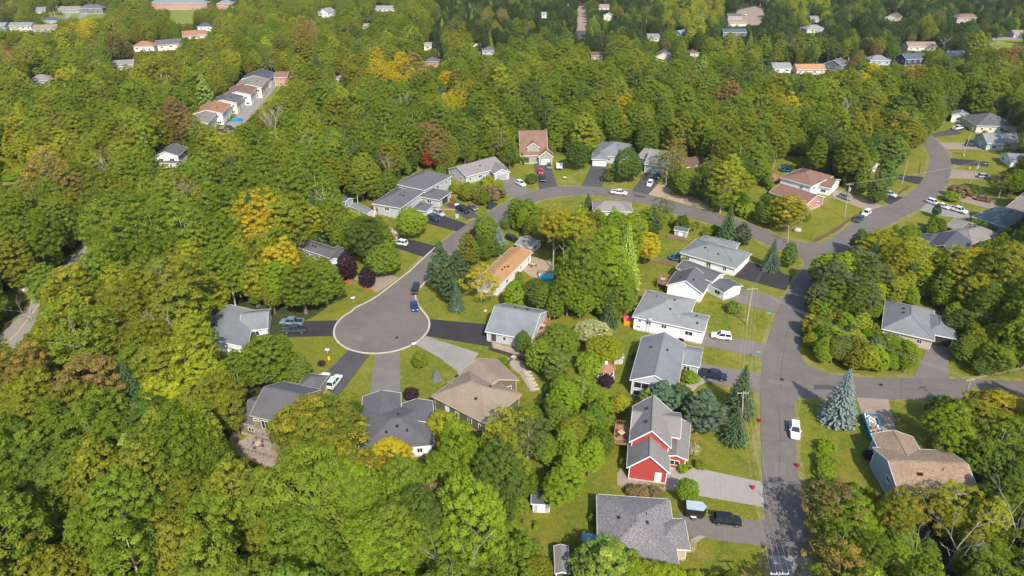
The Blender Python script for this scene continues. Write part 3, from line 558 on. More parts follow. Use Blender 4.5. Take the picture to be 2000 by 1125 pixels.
h3, _ = H_('bungalow', 'long white-sided bungalow with light grey roof and pink play tent at its corner', [W_((1234.7, 618), (1338, 640), (1258, 565), 3.9, 'hip', p=.3, ops=[(0, .3, 2.3, 1.2, 1, 'win'), (0, .12, 2.6, .8, .6, 'win'), (0, .1, .9, 1, .6, 'win'), (0, .62, 2.2, 1.3, 1, 'win')]),
    W_((1320, 636.5), (1376, 648.3), (1328, 605), 3.85, p=.26, ops=[(1, .5, .1, 4.4, 2.3, 'gar'), (0, .5, 9, .1, .1, 'none')][:1], vents=2)], 'lgrey', 'white', vents=3)
deck(h3, [(1233, 602), (1228, 603), (1234, 584), (1246, 585)], 2.0, 'grey_wood')
h4, _ = H_('bungalow', 'grey-shingled bungalow with covered gable balcony beside the dark pickup', [W_((1230, 742), (1253.3, 658), (1324, 760), 4.0, apex=733, auto=False, ops=[(3, .22, 2.1, 3.2, 1.6, 'win'), (3, .22, .3, 3.2, 1.3, 'win'), (3, .8, 1.6, 1.2, 1.1, 'win')]),  # two wide dark windows at left stand in for the balcony's shaded recess
    W_((1312, 707), (1366.7, 717.3), (1322, 671), 2.9, p=.4, ops=[(0, .55, 1.0, 1.5, 1.2, 'win'), (1, .5, .1, 4.2, 2.2, 'gar')])], 'grey', 'grey', vents=2)
h5, _ = H_('house', 'red-sided house with white trim and two stepped gables beside the pale driveway', [W_((1228.7, 863.3), (1235.3, 793.3), (1311.3, 875.3), 4.6, apex=841), W_((1224, 913.3), (1227, 864), (1308.7, 926), 3.0, apex=891, auto=False, ops=[(3, .78, .35, .95, 2.05, 'door')]),
    W_((1231, 842), (1329, 856), (1236, 794), 4.55, p=.5, auto=False), W_((1296, 890), (1305, 818), (1344, 895), 3.0, p=.3)], 'weath', 'red', vents=2)
deck(h5, [(1226, 868), (1197, 866), (1203, 829), (1230, 832)], 2.6)
h6, _ = H_('bungalow', 'bungalow with speckled grey roof beside the black enclosed trailer', [W_((1165, 965), (1308, 975), (1166, 1095), 3.0, 'hip', p=.36, clear='roof'), W_((1270, 1010), (1337, 1013.6), (1272, 1070), 2.95, 'hip', p=.36, ops=[(1, .4, .1, 4.2, 2.2, 'gard')], clear='roof')], 'speck', 'tan', vents=3, clear='roof')
h7, _ = H_('bungalow', 'grey-sided bungalow with mottled brown roof next to the blue dumpster', [W_((1753.6, 958.8), (1915, 966), (1716, 874), 4.0, p=.36, auto=False, ops=[(3, .35, 2.2, 1.2, 1.2, 'win'), (0, .1, 2, 1.6, 1.1, 'win'), (0, .3, 2, 1.6, 1.1, 'win'), (0, .6, 2, 1.6, 1.1, 'win')], clear='roof'),
    W_((1700.8, 846.8), (1731, 906), (1782.4, 852.4), 3.9, p=.34, ops=[(0, .4, 2.1, 1.4, 1.3, 'win')])], 'tanspk', 'bluegrey', vents=3)
h8, _ = H_('bungalow', 'grey hip-roofed bungalow behind a hedge with a dark brown garage door', [W_((1722, 642), (1826, 666), (1722, 584), 2.9, 'hip', p=.45), W_((1806, 650), (1868.7, 662.5), (1815, 612), 2.85, 'hip', p=.42, ops=[(0, .62, .1, 3.4, 2.2, 'gard')])], 'grey', 'tan', vents=2, trim='trim_white')
h9, _ = H_('bungalow', 'pale grey bungalow with blue-grey gable roof at the end of the black driveway', [W_((947.3, 647.3), (1038.7, 664), (971, 590), 2.9, p=.46, ops=[(0, .15, .35, .9, 2.0, 'dark'), (0, .4, 1, .9, 1.1, 'win'), (0, .8, 1.1, .8, .8, 'win')])], 'blue', 'grey', vents=3)
deck(h9, [(1046, 662), (1064, 664), (1075, 622), (1058, 620)], 1.3)
h10, _ = H_('house', 'drab green house with broad tan roof behind the grey gravel driveway', [W_((949, 828.8), (1020, 770), (880, 746), 3.6, 'hip', p=.5, ops=[(3, .3, 1.3, 1, 1.6, 'win'), (3, .55, 1.0, 1, 1.4, 'win'), (3, .75, .4, .9, 2, 'door'), (3, .1, 1, 1, 1.4, 'win'), (0, .2, 1.4, 1.6, 1.2, 'win')]),
    W_((894, 729), (934, 772), (957, 688), 3.4, p=.42, ops=[(3, .5, .1, 4.8, 2.2, 'garg')]), W_((874, 746), (950, 716), (893, 768), 3.3, p=.45)], 'tan', 'drab', vents=2, trim='trim_tan')
h11, _ = H_('bungalow', 'white bungalow with wavy dark grey roof at the foot of the straight driveway', [W_((700, 883), (848, 869.4), (705, 800), 2.9, 'hip', p=.34, clear='full'), W_((704, 836), (708.5, 774), (783.5, 830), 2.95, p=.3, ops=[(1, .5, .1, 4.6, 2.2, 'gar')], clear='roof'),
    W_((785, 832), (785, 788), (848, 828), 2.98, p=.3, clear='roof')], 'slate', 'white', vents=5, clear='roof')
h12, _ = H_('house', 'olive two-storey house with dark grey roof and stone terrace behind the golden tree', [W_((486.5, 811), (565, 829), (520, 738), 5.6, p=.5, clear='roof', ops=[(0, .3, 2.6, 1.6, 2.0, 'win'), (0, .08, 4.1, 1.2, .6, 'win')]),
    W_((460.3, 823), (497, 832), (488, 763), 3.3, p=.45, ops=[(0, .7, 1.2, 1.4, 1, 'win')]), W_((578, 757), (622, 762), (592, 728), 3.2, 'hip', p=.5, clear='none'), W_((540, 772), (575, 776), (548, 745), 4.6, 'hip', p=.6, clear='none')], 'slate', 'olive', vents=0, trim='trim_tan')
deck(h12, [(497, 850), (528, 858), (534, 838), (503, 830)], 2.2, 'grey_wood')
deck(h12, [(470, 880), (545, 900), (552, 872), (484, 848)], .7, 'grey_wood', False)
h13, _ = H_('bungalow', 'white bungalow with blue-grey roof beside the parked blue pickups', [W_((376, 690), (403, 616), (480, 691), 2.9, p=.42, clear='none'), W_((468, 647.5), (523, 641.5), (478, 608), 2.85, p=.42, ops=[(1, .5, .1, 4.4, 2.2, 'gar')])], 'blue', 'white', vents=3, trim='trim_white')
raster([(408, 625), (444, 598), (525, 605), (522, 636), (490, 648), (478, 690), (440, 680), (425, 655)], CLEAR)
h14, _ = H_('bungalow', 'long white house with orange-brown shingle roof among the spruces', [W_((974, 558.7), (1040.7, 492.7), (924, 551), 3.3, p=.3, clear='full')], 'orange', 'white', vents=4)
H_('garage', 'small garage with grey roof beside the orange-roofed house', [W_((1006, 476.7), (1036.7, 484.7), (1016.7, 457.3), 2.6, p=.3, ops=[(3, .5, .1, 2.6, 2.1, 'gar')])], 'weath', 'white', vents=0, cat='garage')
h15, _ = H_('house', 'large grey house with dark hip roofs and attached garages on the street bend', [W_((782.6, 406.7), (829, 374), (734.2, 391.8), 4.0, 'hip', p=.4, ops=[(3, .5, 2.2, 1.8, 1.1, 'win')]), W_((829.5, 371.9), (883, 343.4), (777, 355.5), 4.3, 'hip', p=.4),
    W_((858, 391), (883.6, 374), (827, 378.3), 2.9, 'hip', p=.3, ops=[(0, .5, .1, 3.4, 2.2, 'gard')]), W_((832, 413), (849, 399), (810, 403), 2.8, 'hip', p=.3, ops=[(0, .5, .1, 3.2, 2.1, 'gar')])], 'slate', 'grey', vents=3)
deck(h15, [(722, 403), (738, 412), (744, 400), (730, 393)], 1.8)
deck(h15, [(764, 364), (774, 368), (782, 358), (770, 355)], 2.0)
H_('bungalow', 'pale grey bungalow with weathered grey roof and a grey garage door', [W_((910.6, 345.6), (985, 325), (886.4, 326.4), 3.0, p=.42), W_((964.6, 339.5), (944, 316), (993, 332), 2.95, p=.45, ops=[(3, .5, .1, 3.4, 2.1, 'garg')])], 'weath', 'grey', vents=2)
_e = G(1015.8, 304.5, 3.4)
H_('house', 'steep brown-roofed olive house with a dormer above the driveway of the red car', [W_((1015.8, 304.5), (1071, 303.5), (1019, 280), 3.4, p=.95, ops=[(0, .25, .4, 1, 2, 'dark')]), dict(W=(_e.x + 5.1, _e.y + 1.3 + 2.6, 5.2, 5.0, math.pi/2), ze=6.3, k='gable', p=.8, auto=False, clear='none', ops=[(3, .5, 4.75, 1.7, 1.3, 'win')]),
    dict(W=(_e.x + 10.0, _e.y + 1.7, 6.0, 6.0, math.pi/2), ze=3.3, k='gable', p=.8, auto=False, ops=[(3, .5, .1, 3.0, 2.2, 'gar')])], 'brown', 'sage', vents=0)
H_('bungalow', 'bungalow with grey roof and white garage door between two round maples', [W_((1157, 303), (1228, 308), (1156, 276), 3.0, 'hip', p=.38), W_((1155, 311), (1158, 288), (1187, 314), 2.9, 'hip', p=.4, ops=[(3, .5, .1, 4.4, 2.1, 'gar'), (0, .5, .1, 4.4, 2.1, 'gar')], auto=False)], 'grey', 'grey', vents=3, clear='roof')
H_('house', 'slate-blue house with weathered roof half hidden behind a thin golden tree', [W_((1245, 306), (1272, 312), (1251, 288), 3.0, p=.4, clear='roof'), W_((1258, 320), (1291, 325), (1264, 296), 3.4, p=.5, clear='roof')], 'weath', 'bluegrey', vents=1)
H_('bungalow', 'brown-roofed white bungalow peering between maples above the tan gravel lot', [W_((1338, 328), (1384, 319), (1333, 310), 3.0, p=.4, clear='roof')], 'choc', 'white', vents=0)
h21, _ = H_('split_level_house', 'brown-roofed white split-level house with brick front behind the utility pole', [W_((1522.7, 346.2), (1585.3, 364), (1553, 324), 4.5, 'hip', p=.36), W_((1594, 362), (1623, 368.3), (1614, 345), 3.1, p=.3, ops=[(1, .5, .1, 2.8, 2.1, 'gar')]),
    W_((1575.3, 399.6), (1502, 375), (1595, 379.7), 3.0, p=.36, clear='roof', wall='wall_brick')], 'brown', 'white', vents=2)
deck(h21, [(1500, 352), (1518, 358), (1528, 344), (1508, 338)], 1.2)
H_('house', 'white house with grey roof screened by dark spruces', [W_((1622, 320), (1656, 333), (1634, 292), 3.2, p=.5, clear='none')], 'lgrey', 'white', vents=1)
H_('house', 'dark brown house with charcoal gable roof beneath the yellow maple', [W_((1803, 483), (1832, 455), (1876, 500), 3.8, p=.5, clear='roof'), W_((1788, 476), (1800, 456), (1832, 487), 3.4, p=.3, clear='roof'), W_((1790, 511), (1808, 490), (1824, 519), 2.7, p=.5, clear='roof')], 'dark', 'brown', vents=0, trim='trim_tan', clear='roof')
H_('bungalow', 'brown bungalow with pale grey-brown roof behind the charcoal-roofed house', [W_((1842, 454), (1898, 476), (1866, 424), 3.3, 'hip', p=.4, clear='roof'), W_((1846, 441), (1872, 450), (1862, 423), 3.0, p=.35, clear='roof')], 'weath', 'brown', vents=2, trim='trim_tan')
H_('bungalow', 'low bungalow with sea-green roof beside the white pickup', [W_((1897.6, 423), (1965, 444), (1937, 398), 3.0, 'hip', p=.38, clear='roof')], 'bgreen', 'bluegrey', vents=2)
H_('house', 'grey-roofed house behind the sea-green roof', [W_((1962, 407), (2035, 430), (1984, 357), 3.4, p=.4, clear='roof')], 'taupe', 'grey', vents=2)
H_('bungalow', 'cream bungalow with charcoal hip roof across from the curve of the road', [W_((1908, 245.4), (1991, 247.5), (1902, 226), 3.3, 'hip', p=.42)], 'slate', 'cream', vents=3)
H_('bungalow', 'mint green bungalow with light grey roof and clipped round bushes', [W_((1961, 277.5), (2040, 279.5), (1957, 262), 3.3, p=.38), W_((1928.7, 280.5), (1963, 282), (1923, 264), 3.0, p=.4, ops=[(3, .5, .1, 2.8, 2.1, 'gar')])], 'lgrey', 'green', vents=1)
H_('bungalow', 'white bungalow with grey roof beside the mustard tree', [W_((1976, 314), (2050, 318), (1967, 299), 3.0, p=.3)], 'grey', 'white', vents=1)
H_('house', 'white gabled house with blue-grey roof behind the charcoal-roofed cream bungalow', [W_((1858, 224), (1872, 204), (1891, 225), 3.6, p=.45, clear='roof')], 'blue', 'white', vents=0)
H_('bungalow', 'dark-roofed bungalow swallowed by leafy trees beside two purple maples', [W_((566, 478), (650, 506), (582, 461), 3.2, 'hip', p=.36, clear='roof'), W_((642, 510), (648, 486), (666, 514), 3.1, p=.5, clear='roof')], 'slate', 'lblue', vents=2)
H_('house', 'dark bungalow in shade behind the charcoal gables beside the road', [W_((1768, 528), (1800, 545), (1790, 505), 3.0, 'hip', p=.4, clear='none')], 'dblue', 'dgrey', vents=0)
H_('house', 'white house with dark gable roof and red porch alone in the western wood', [W_((299, 306), (319, 289), (346, 307), 5.0, p=.4, clear='full'), W_((300, 318), (344, 319), (303, 312), 2.8, p=.2)], 'slate', 'white', vents=0)
for i, (A, B, D, rf, lb) in enumerate([((406, 241), (424, 221), (374, 232), 'taupe', 'row house block with taupe roof at the parked cars end of the terrace'), ((434.7, 221.3), (452, 203), (385, 214), 'rust', 'row house block with tan-brown roof between the taupe and navy ones'),
      ((462.7, 201), (477, 187), (416, 195), 'slate', 'row house block with navy-grey roof between two brown-roofed blocks'), ((490, 185), (505, 168), (444, 178), 'brown', 'row house block with reddish brown roof beside the beige-roofed block'),
      ((511, 171), (525, 154), (462, 165), 'taupe', 'row house block with beige roof next to the far charcoal-roofed block'), ((525, 154), (538, 142), (478, 149), 'dark', 'row house block with charcoal roof at the wooded end of the terrace')]):
    H_('row_house', lb, [W_(A, B, D, 5.6, 'gable' if i else 'gable', p=.26, ops=[(0, .25, .2, 2.2, 2.1, 'gar'), (0, .7, .3, 1, 2.1, 'door'), (0, .3, 3.4, 1.5, 1.3, 'win'), (0, .7, 3.4, 1.5, 1.3, 'win')])], rf, 'white' if i % 2 else 'cream', clear='roof', vents=2, group='row houses along the wooded lane', cat='row house')
H_('house', 'brick house with reddish roof past the end of the row houses', [W_((534, 151), (561, 151), (532, 143), 5.0, p=.4)], 'brown', 'brick', vents=0)
# ---- houses far off: px centre, base row, width px, depth m, wall height, roof, wall, angle, kind
FAR = [(75, 27, 20, 10, 3.2, 'blue', 'tan', .3, 'gable', 'far house with blue-grey roof and a tan gabled garage'), (135, 26, 37, 11, 3.2, 'taupe', 'teal', 0, 'gable', 'far teal bungalow with taupe roof and twin gables'), (178, 27, 42, 12, 5.0, 'slate', 'dgrey', .05, 'hip', 'far two-storey dark house with slate hip roof'),
 (42, 63, 40, 9, 5.0, 'blue', 'cream', 0, 'gable', 'far cream house with pale blue-grey roof by the lane'), (86, 66, 38, 13, 3.0, 'tan', 'green', .2, 'gable', 'far pale green bungalow with tan roof'), (97, 47, 28, 9, 3.0, 'dblue', 'grey', 0, 'hip', 'far bungalow with dark blue roof behind the tan-roofed one'), (-4, 62, 30, 9, 4.5, 'lgrey', 'teal', 0, 'gable', 'far dark teal house with pale roof'),
 (349, 19, 105, 12, 6.0, 'blue', 'brick', 0, 'hip', 'far long pink brick apartment block with white balconies'), (440, 20, 30, 12, 6.0, 'blue', 'brick', 0, 'hip', 'far short pink brick apartment block beside the grassy field'), (279, 102, 38, 11, 4.0, 'rust', 'white', .15, 'hip', 'far white house with rust-brown roof among spruces'), (326, 99, 42, 11, 4.2, 'slate', 'white', .5, 'gable', 'far white gabled house with slate roof'),
 (376, 79, 42, 12, 3.6, 'rust', 'cream', .5, 'gable', 'far cream house with orange-brown roof below the navy-roofed one'), (399, 62, 27, 10, 4.0, 'dblue', 'white', .2, 'hip', 'far white house with navy hip roof'), (237, 138, 38, 9, 3.5, 'weath', 'grey', .3, 'gable', 'far grey house behind a purple tree in the wood'), (76, 168, 40, 10, 3.0, 'taupe', 'grey', .1, 'hip', 'far grey-roofed house sunk in the yellow wood'),
 (636, 35, 25, 12, 5.0, 'lgrey', 'white', 1.2, 'gable', 'far white house with pale grey gable roof alone among trees'), (752, 24, 42, 10, 3.2, 'lgrey', 'white', 0, 'gable', 'far white bungalow with pale roof and open carport'), (713, 58, 14, 7, 3.0, 'lgrey', 'white', 0, 'gable', 'far little pale roof in the wood below the carport bungalow'), (835, 100, 14, 8, 4.0, 'lgrey', 'white', 0, 'gable', 'far narrow white house above the brown brick one'),
 (843, 132, 26, 9, 3.6, 'slate', 'brick', 0, 'hip', 'far brown brick house with slate roof beside the dark round tree'), (664, 166, 24, 9, 3.0, 'taupe', 'tan', 0, 'hip', 'far taupe roof in the wood past the row houses'), (1062, 39, 10, 8, 5.0, 'lgrey', 'white', 0, 'gable', 'far narrow white house west of the pink lane'), (1189, 42, 16, 9, 5.0, 'bgreen', 'white', 1.3, 'gable', 'far white gabled house with pale green roof'),
 (1166, 118, 22, 8, 3.0, 'choc', 'tan', 0, 'gable', 'far chocolate roof behind the blue spruce'), (1276, 82, 22, 9, 3.2, 'grey', 'white', 0, 'gable', 'far white bungalow with grey roof behind the willow-like tree'), (1298, 123, 32, 12, 3.6, 'slate', 'cream', 1.4, 'gable', 'far cream house with dark grey gable roof at the edge of the maple wood'), (1354, 114, 20, 10, 3.2, 'choc', 'cream', .3, 'hip', 'far cream house with maroon-brown roof beside dark firs'),
 (1434, 75, 42, 9, 4.4, 'dblue', 'dgrey', 0, 'gable', 'far dark blue-grey house with navy roof'), (1435, 39, 26, 8, 3.0, 'slate', 'pinkgrey', 0, 'gable', 'far pinkish garage with slate roof beside the pale forecourt'), (1440, 52, 33, 9, 3.0, 'tan', 'cream', 0, 'gable', 'far cream bungalow with tan roof between two dark-roofed ones'), (1331, 72, 18, 8, 2.6, 'metal_blue', 'grey', .6, 'gable', 'far shed with bright blue metal roof'),
 (1180, 20, 19, 9, 3.0, 'pinkb', 'white', 0, 'gable', 'far white bungalow with pink-brown roof'), (1591, 44, 17, 8, 3.2, 'blue', 'tan', 0, 'gable', 'far tan house with blue-grey roof behind a bare tree'), (1592, 66, 36, 11, 3.4, 'lgrey', 'white', .1, 'hip', 'far white house with light grey hip roof'), (1750, 42, 36, 11, 3.4, 'choc', 'white', .9, 'gable', 'far white gabled house with brown roof'),
 (1890, 45, 44, 11, 4.4, 'brown', 'pinkgrey', .05, 'hip', 'far pinkish two-storey house with brown hip roof'), (1995, 74, 30, 9, 3.0, 'tan', 'tan', 0, 'gable', 'far tan shed beside the grassy lot'), (1527, 143, 34, 10, 3.0, 'lgrey', 'white', 0, 'gable', 'far white bungalow with pale grey roof left of the orange roof'), (1583, 146, 52, 10, 3.0, 'orange', 'white', 0, 'gable', 'far white bungalow with orange-brown roof and two blue spruces'),
 (1639, 139, 32, 12, 3.6, 'slate', 'dgrey', .8, 'gable', 'far grey house with dark gable roof behind the utility pole'), (1718, 128, 38, 10, 3.2, 'blue', 'grey', 0, 'hip', 'far bungalow with blue-grey roof left of the navy house'), (1783, 128, 40, 11, 4.0, 'dblue', 'navy', .2, 'gable', 'far navy house with dark blue roof and white windows'), (1800, 100, 52, 10, 3.2, 'pinkb', 'cream', 0, 'gable', 'far house with salmon pink roof behind the golden tree'),
 (955, 108, 26, 9, 3, 'slate', 'grey', 0, 'hip', 'far slate roof east of the white arched shelter'), (1870, 118, 30, 10, 3.0, 'blue', 'white', 0, 'gable', 'far pale roof among firs east of the navy house')]
for px, py, wp, dp, ze, rf, wl, an, kd, lb in FAR:
    g = G(px, py); L = min(1.08*wp/pxm(g), 62); 
    H_('house' if 'apartment' not in lb else 'apartment_block', lb, [dict(W=(g.x, g.y + dp/2, max(L, 5.5), min(dp, max(L, 6)), an), ze=ze, k=kd, p=.5, clear='full')], rf, {'white': 'cream'}.get(wl, wl) if px % 3 else wl, vents=0, ridge=False, group='houses far off among the trees')
# ================================================================== VEHICLES
def loft(V, Fc, secs):
    """secs: list of rings with equal point counts"""
    n = len(secs[0]); b = len(V)
    for s in secs: V += s
    for i in range(len(secs)-1):
        for j in range(n-1):
            a = b+i*n+j; Fc.append((a, a+1, a+n+1, a+n))
    Fc.append(tuple(b+j for j in range(n))[::-1]); Fc.append(tuple(b+(len(secs)-1)*n+j for j in range(n)))
def ring(x, hw, zb, zt, tum=.06): return [(x, -hw*.92, zb), (x, -hw, zb+.18), (x, -hw, (zb+zt)/2+.08), (x, -hw+tum, zt-.05), (x, -hw+tum+.08, zt), (x, hw-tum-.08, zt), (x, hw-tum, zt-.05), (x, hw, (zb+zt)/2+.08), (x, hw, zb+.18), (x, hw*.92, zb)]
CT = {}
def car_meshes(ty):
    if ty in CT: return CT[ty]
    W, zb = (.92, .3) if ty != 'pickup' else (.98, .4)
    out = {}
    if ty == 'sedan': L, st, cab = 2.3, [(-2.3, .78, .62), (-2.2, .88, .86), (-1.6, .92, .96), (.9, .92, .92), (1.7, .9, .84), (2.15, .84, .74), (2.3, .7, .6)], [(-1.75, .93), (-1.0, 1.42), (.25, 1.44), (1.05, .92)]
    elif ty == 'suv': L, st, cab = 2.32, [(-2.32, .8, .8), (-2.25, .9, 1.02), (-1.6, .94, 1.06), (.9, .94, 1.05), (1.75, .92, .98), (2.2, .86, .86), (2.32, .74, .7)], [(-2.2, 1.04), (-1.85, 1.66), (.2, 1.7), (1.0, 1.04)]
    else: L, st, cab = 2.85, [(-2.85, .92, 1.0), (-2.8, .98, 1.12), (-.95, .98, 1.12), (1.3, .98, 1.14), (2.4, .96, 1.08), (2.75, .9, .95), (2.85, .8, .8)], [(-1.0, 1.12), (-.75, 1.82), (.75, 1.86), (1.5, 1.13)]
    V, Fc = [], []; loft(V, Fc, [ring(x, hw, zb, zt) for x, hw, zt in st])
    if ty == 'pickup':                                     # raised bed sides
        bx(V, Fc, -2.8, -.98, 1.1, -1.0, -.86, 1.3); bx(V, Fc, -2.8, .86, 1.1, -1.0, .98, 1.3); bx(V, Fc, -2.84, -.98, 1.1, -2.74, .98, 1.3)
    out['body'] = mesh('body', V, Fc, 'car_paint')
    V, Fc = [], []; hw = W-.07
    def cr(x, z, k): return [(x, -hw*k, z), (x, hw*k, z)]
    b = [(cab[0][0], cab[0][1], 1), (cab[1][0], cab[1][1], .8), (cab[2][0], cab[2][1], .8), (cab[3][0], cab[3][1], 1)]
    for x, z, k in b: V += cr(x, z, k)
    zl = cab[0][1]
    Fc += [(0, 1, 3, 2), (4, 5, 7, 6), (0, 2, 4, 6), (1, 7, 5, 3)]
    out['windows'] = mesh('windows', V, Fc, 'glass')
    V, Fc = [], []; x0, x1 = cab[1][0]-.03, cab[2][0]+.05; z = cab[2][1]
    bx(V, Fc, x0, -hw*.8-.01, cab[1][1]-.02, x1, hw*.8+.01, z+.035)
    for s in (-1, 1):                                       # pillars
        for i, j in ((0, 1), (2, 3)): bar(V, Fc, (b[i][0], s*hw*b[i][2], b[i][1]), (b[j][0], s*hw*b[j][2], b[j][1]), .09, .07)
        xm = (x0+x1)/2; bar(V, Fc, (xm, s*(hw+.005), zl), (xm, s*(hw*.8+.005), z), .1, .05)
    out['roof'] = mesh('roof', V, Fc, 'car_paint')
    r = .34 if ty != 'pickup' else .4
    V, Fc = [], []
    for y in (-.11, .11): V += [(r*math.cos(2*math.pi*k/14), y, r*math.sin(2*math.pi*k/14)) for k in range(14)]
    Fc = [(k, (k+1) % 14, 14+(k+1) % 14, 14+k) for k in range(14)] + [tuple(range(14))[::-1], tuple(range(14, 28))]
    out['wheel'] = mesh('wheel', V, Fc, 'tyre')
    V, Fc = [], []; q = r*.62
    for y in (-.118, .118): V += [(q*math.cos(2*math.pi*k/10), y, q*math.sin(2*math.pi*k/10)) for k in range(10)]
    Fc = [(k, (k+1) % 10, 10+(k+1) % 10, 10+k) for k in range(10)] + [tuple(range(10))[::-1], tuple(range(10, 20))]
    out['rim'] = mesh('rim', V, Fc, 'rim')
    V, Fc = [], []; bx(V, Fc, -.05, -.16, -.07, .05, .16, .07); out['headlight'] = mesh('headlight', V, Fc, 'lamp')
    V, Fc = [], []; bx(V, Fc, -.04, -.13, -.1, .04, .13, .1); out['taillight'] = mesh('taillight', V, Fc, 'tail')
    V, Fc = [], []; bx(V, Fc, -.08, -.1, -.07, .08, .1, .08); out['mirror'] = mesh('mirror', V, Fc, 'car_paint')
    if ty == 'pickup': V, Fc = [], []; bx(V, Fc, -2.73, -.85, 1.125, -1.02, .85, 1.14); out['bed'] = mesh('bed', V, Fc, 'mesh_black')
    CT[ty] = (out, L, W, r, zb, cab); return CT[ty]
def car(px, py, dx, dy, ty, col, label, group=None, z=.09, bedcol=None):
    out, L, W, r, zb, cab = car_meshes(ty)
    g = G(px, py); h = G(px+dx, py+dy) - g; an = math.atan2(h.y, h.x)
    root = thing({'sedan': 'car', 'suv': 'sport_utility_vehicle', 'pickup': 'pickup_truck'}[ty], label, {'sedan': 'car', 'suv': 'suv', 'pickup': 'pickup'}[ty], (g.x, g.y, z), an, group)
    for k in ('body', 'roof'): inst(k, out[k], root).color = (*col, 1)
    inst('windows', out['windows'], root)
    for sx in (-1, 1):
        for sy in (-1, 1):
            wh = inst('wheel', out['wheel'], root, (sx*L*.62, sy*(W-.09), r)); inst('rim', out['rim'], wh)
    for sy in (-1, 1):
        inst('headlight', out['headlight'], root, (L-.1, sy*.62, .72 if ty != 'pickup' else .85)); inst('taillight', out['taillight'], root, (-L+.02, sy*.68, .85 if ty != 'pickup' else .95))
        inst('mirror', out['mirror'], root, (cab[3][0]-.3, sy*(W+.1), cab[3][1]+.12)).color = (*col, 1)
    if 'bed' in out: inst('bed', out['bed'], root)
    x, y = P(g.x, g.y, .8); q = pxm(g)*2.6
    raster([(x-q, y-q*.5), (x+q, y-q*.5), (x+q, y+q*.6), (x-q, y+q*.6)], CLEAR)
    return root
WHT, BLK, NVY, SLV, RED_, GRY, BLU, GRN, BRN = (.75, .76, .77), (.012, .013, .016), (.015, .025, .06), (.36, .39, .40), (.55, .015, .012), (.12, .125, .13), (.012, .03, .13), (.02, .04, .04), (.16, .05, .025)
car(1419, 1021, 1, .1, 'suv', BLK, 'black sport utility vehicle parked beside the enclosed trailer')
car(1551, 846, .06, 1, 'suv', WHT, 'white car parked at the road edge beside the lawn of the blue spruce')
car(1408, 661, -1, -.13, 'suv', WHT, 'white crossover in the driveway of the long white-sided bungalow')
car(1393, 738, 1, .2, 'pickup', NVY, 'navy pickup truck with dark bed in the driveway under the spruces')
car(1209, 380, 1, .13, 'pickup', WHT, 'white crew-cab pickup driving along the curved street')
car(1017, 362, 1, .55, 'suv', WHT, 'white hatchback leaving a driveway on the curved street')
car(1056, 338, .12, 1, 'sedan', RED_, 'bright red car on the dark driveway of the steep brown roof')
car(1060, 352, .1, 1, 'pickup', BLK, 'black pickup parked behind the red car')
car(1072, 328, .1, 1, 'suv', GRY, 'dark grey car next to the red car and the pontoon boat')
car(1269, 362, -.55, 1, 'suv', WHT, 'white station wagon on the driveway of the slate-blue house')
car(1284, 347, -.5, 1, 'sedan', BLK, 'black car in tree shade behind the white station wagon')
car(782, 478, -1, -.2, 'suv', WHT, 'white sport utility vehicle alone on a short black driveway')
car(858, 420, 1, .5, 'suv', SLV, 'silver sport utility vehicle by the white garage of the large grey house')
car(847, 430, 1, .45, 'suv', NVY, 'navy car beside the silver one on the black driveway')
car(904, 413, 1, .5, 'pickup', BLK, 'black pickup towing gear near the large grey house')
car(923, 409, 1, .55, 'sedan', GRY, 'grey sedan beside the black pickup')
car(961, 405, 1, -.6, 'suv', GRN, 'dark green car parked on the grass edge of the street')
car(812, 569, -.25, 1, 'suv', BLK, 'black car at the kerb by the mouth of the cul-de-sac')
car(810, 602, .2, 1, 'sedan', BLU, 'blue car at the kerb of the turning circle')
car(571, 634, -1, -.05, 'pickup', (.16, .25, .31), 'pale blue pickup at the house end of the black driveway')
car(577, 649, -1, .02, 'pickup', (.05, .065, .08), 'dark slate pickup next to the pale blue one')
car(630, 746, .8, -1, 'suv', WHT, 'white van partly behind the golden tree')
car(654, 750, .8, -1, 'suv', (.6, .68, .7), 'pale silver van beside the white one under the golden tree')
car(1650, 389, 1, .38, 'suv', (.2, .24, .22), 'grey-green sport utility vehicle on the pinkish driveway behind the utility pole')
car(1691, 420, -1, .7, 'suv', WHT, 'white car on the road verge touching the dark blue one')
car(1676, 432, -1, .7, 'suv', (.03, .06, .09), 'dark blue sport utility vehicle in front of the white car on the verge')
car(1737, 383, 1, .3, 'suv', (.45, .52, .58), 'pale blue car beside the black driveway under the trees')
car(1822, 399, 1, .35, 'suv', WHT, 'white sport utility vehicle at the road end of the gravel parking strip')
car(1841, 406, 1, .35, 'sedan', WHT, 'white car between the two other white vehicles on gravel')
car(1870, 414, 1, .3, 'pickup', WHT, 'white extended-cab pickup on the gravel by the sea-green roof')
car(1920, 393, 1, .2, 'suv', BRN, 'rust-brown car in shade on the pinkish driveway')
car(1922, 348, 1, .05, 'suv', SLV, 'silver car beside the mustard tree')
car(1896, 286, 1, .02, 'suv', NVY, 'navy car on the pinkish driveway of the mint bungalow')
car(1870, 253, 1, -.2, 'pickup', WHT, 'white pickup in shade by the charcoal-roofed cream bungalow')
car(1000, 470, 1, .4, 'suv', BLK, 'black car beside the small garage and blue spruce')
car(449, 253, 1, .1, 'suv', BLK, 'black car in front of the row houses'); car(434, 259, 1, .02, 'suv', BRN, 'brown car in front of the row houses')
car(1454, 30, 1, .1, 'suv', WHT, 'far white car on the pale forecourt'); car(69, 27, 1, .1, 'suv', WHT, 'far white car by the tan gabled garage')
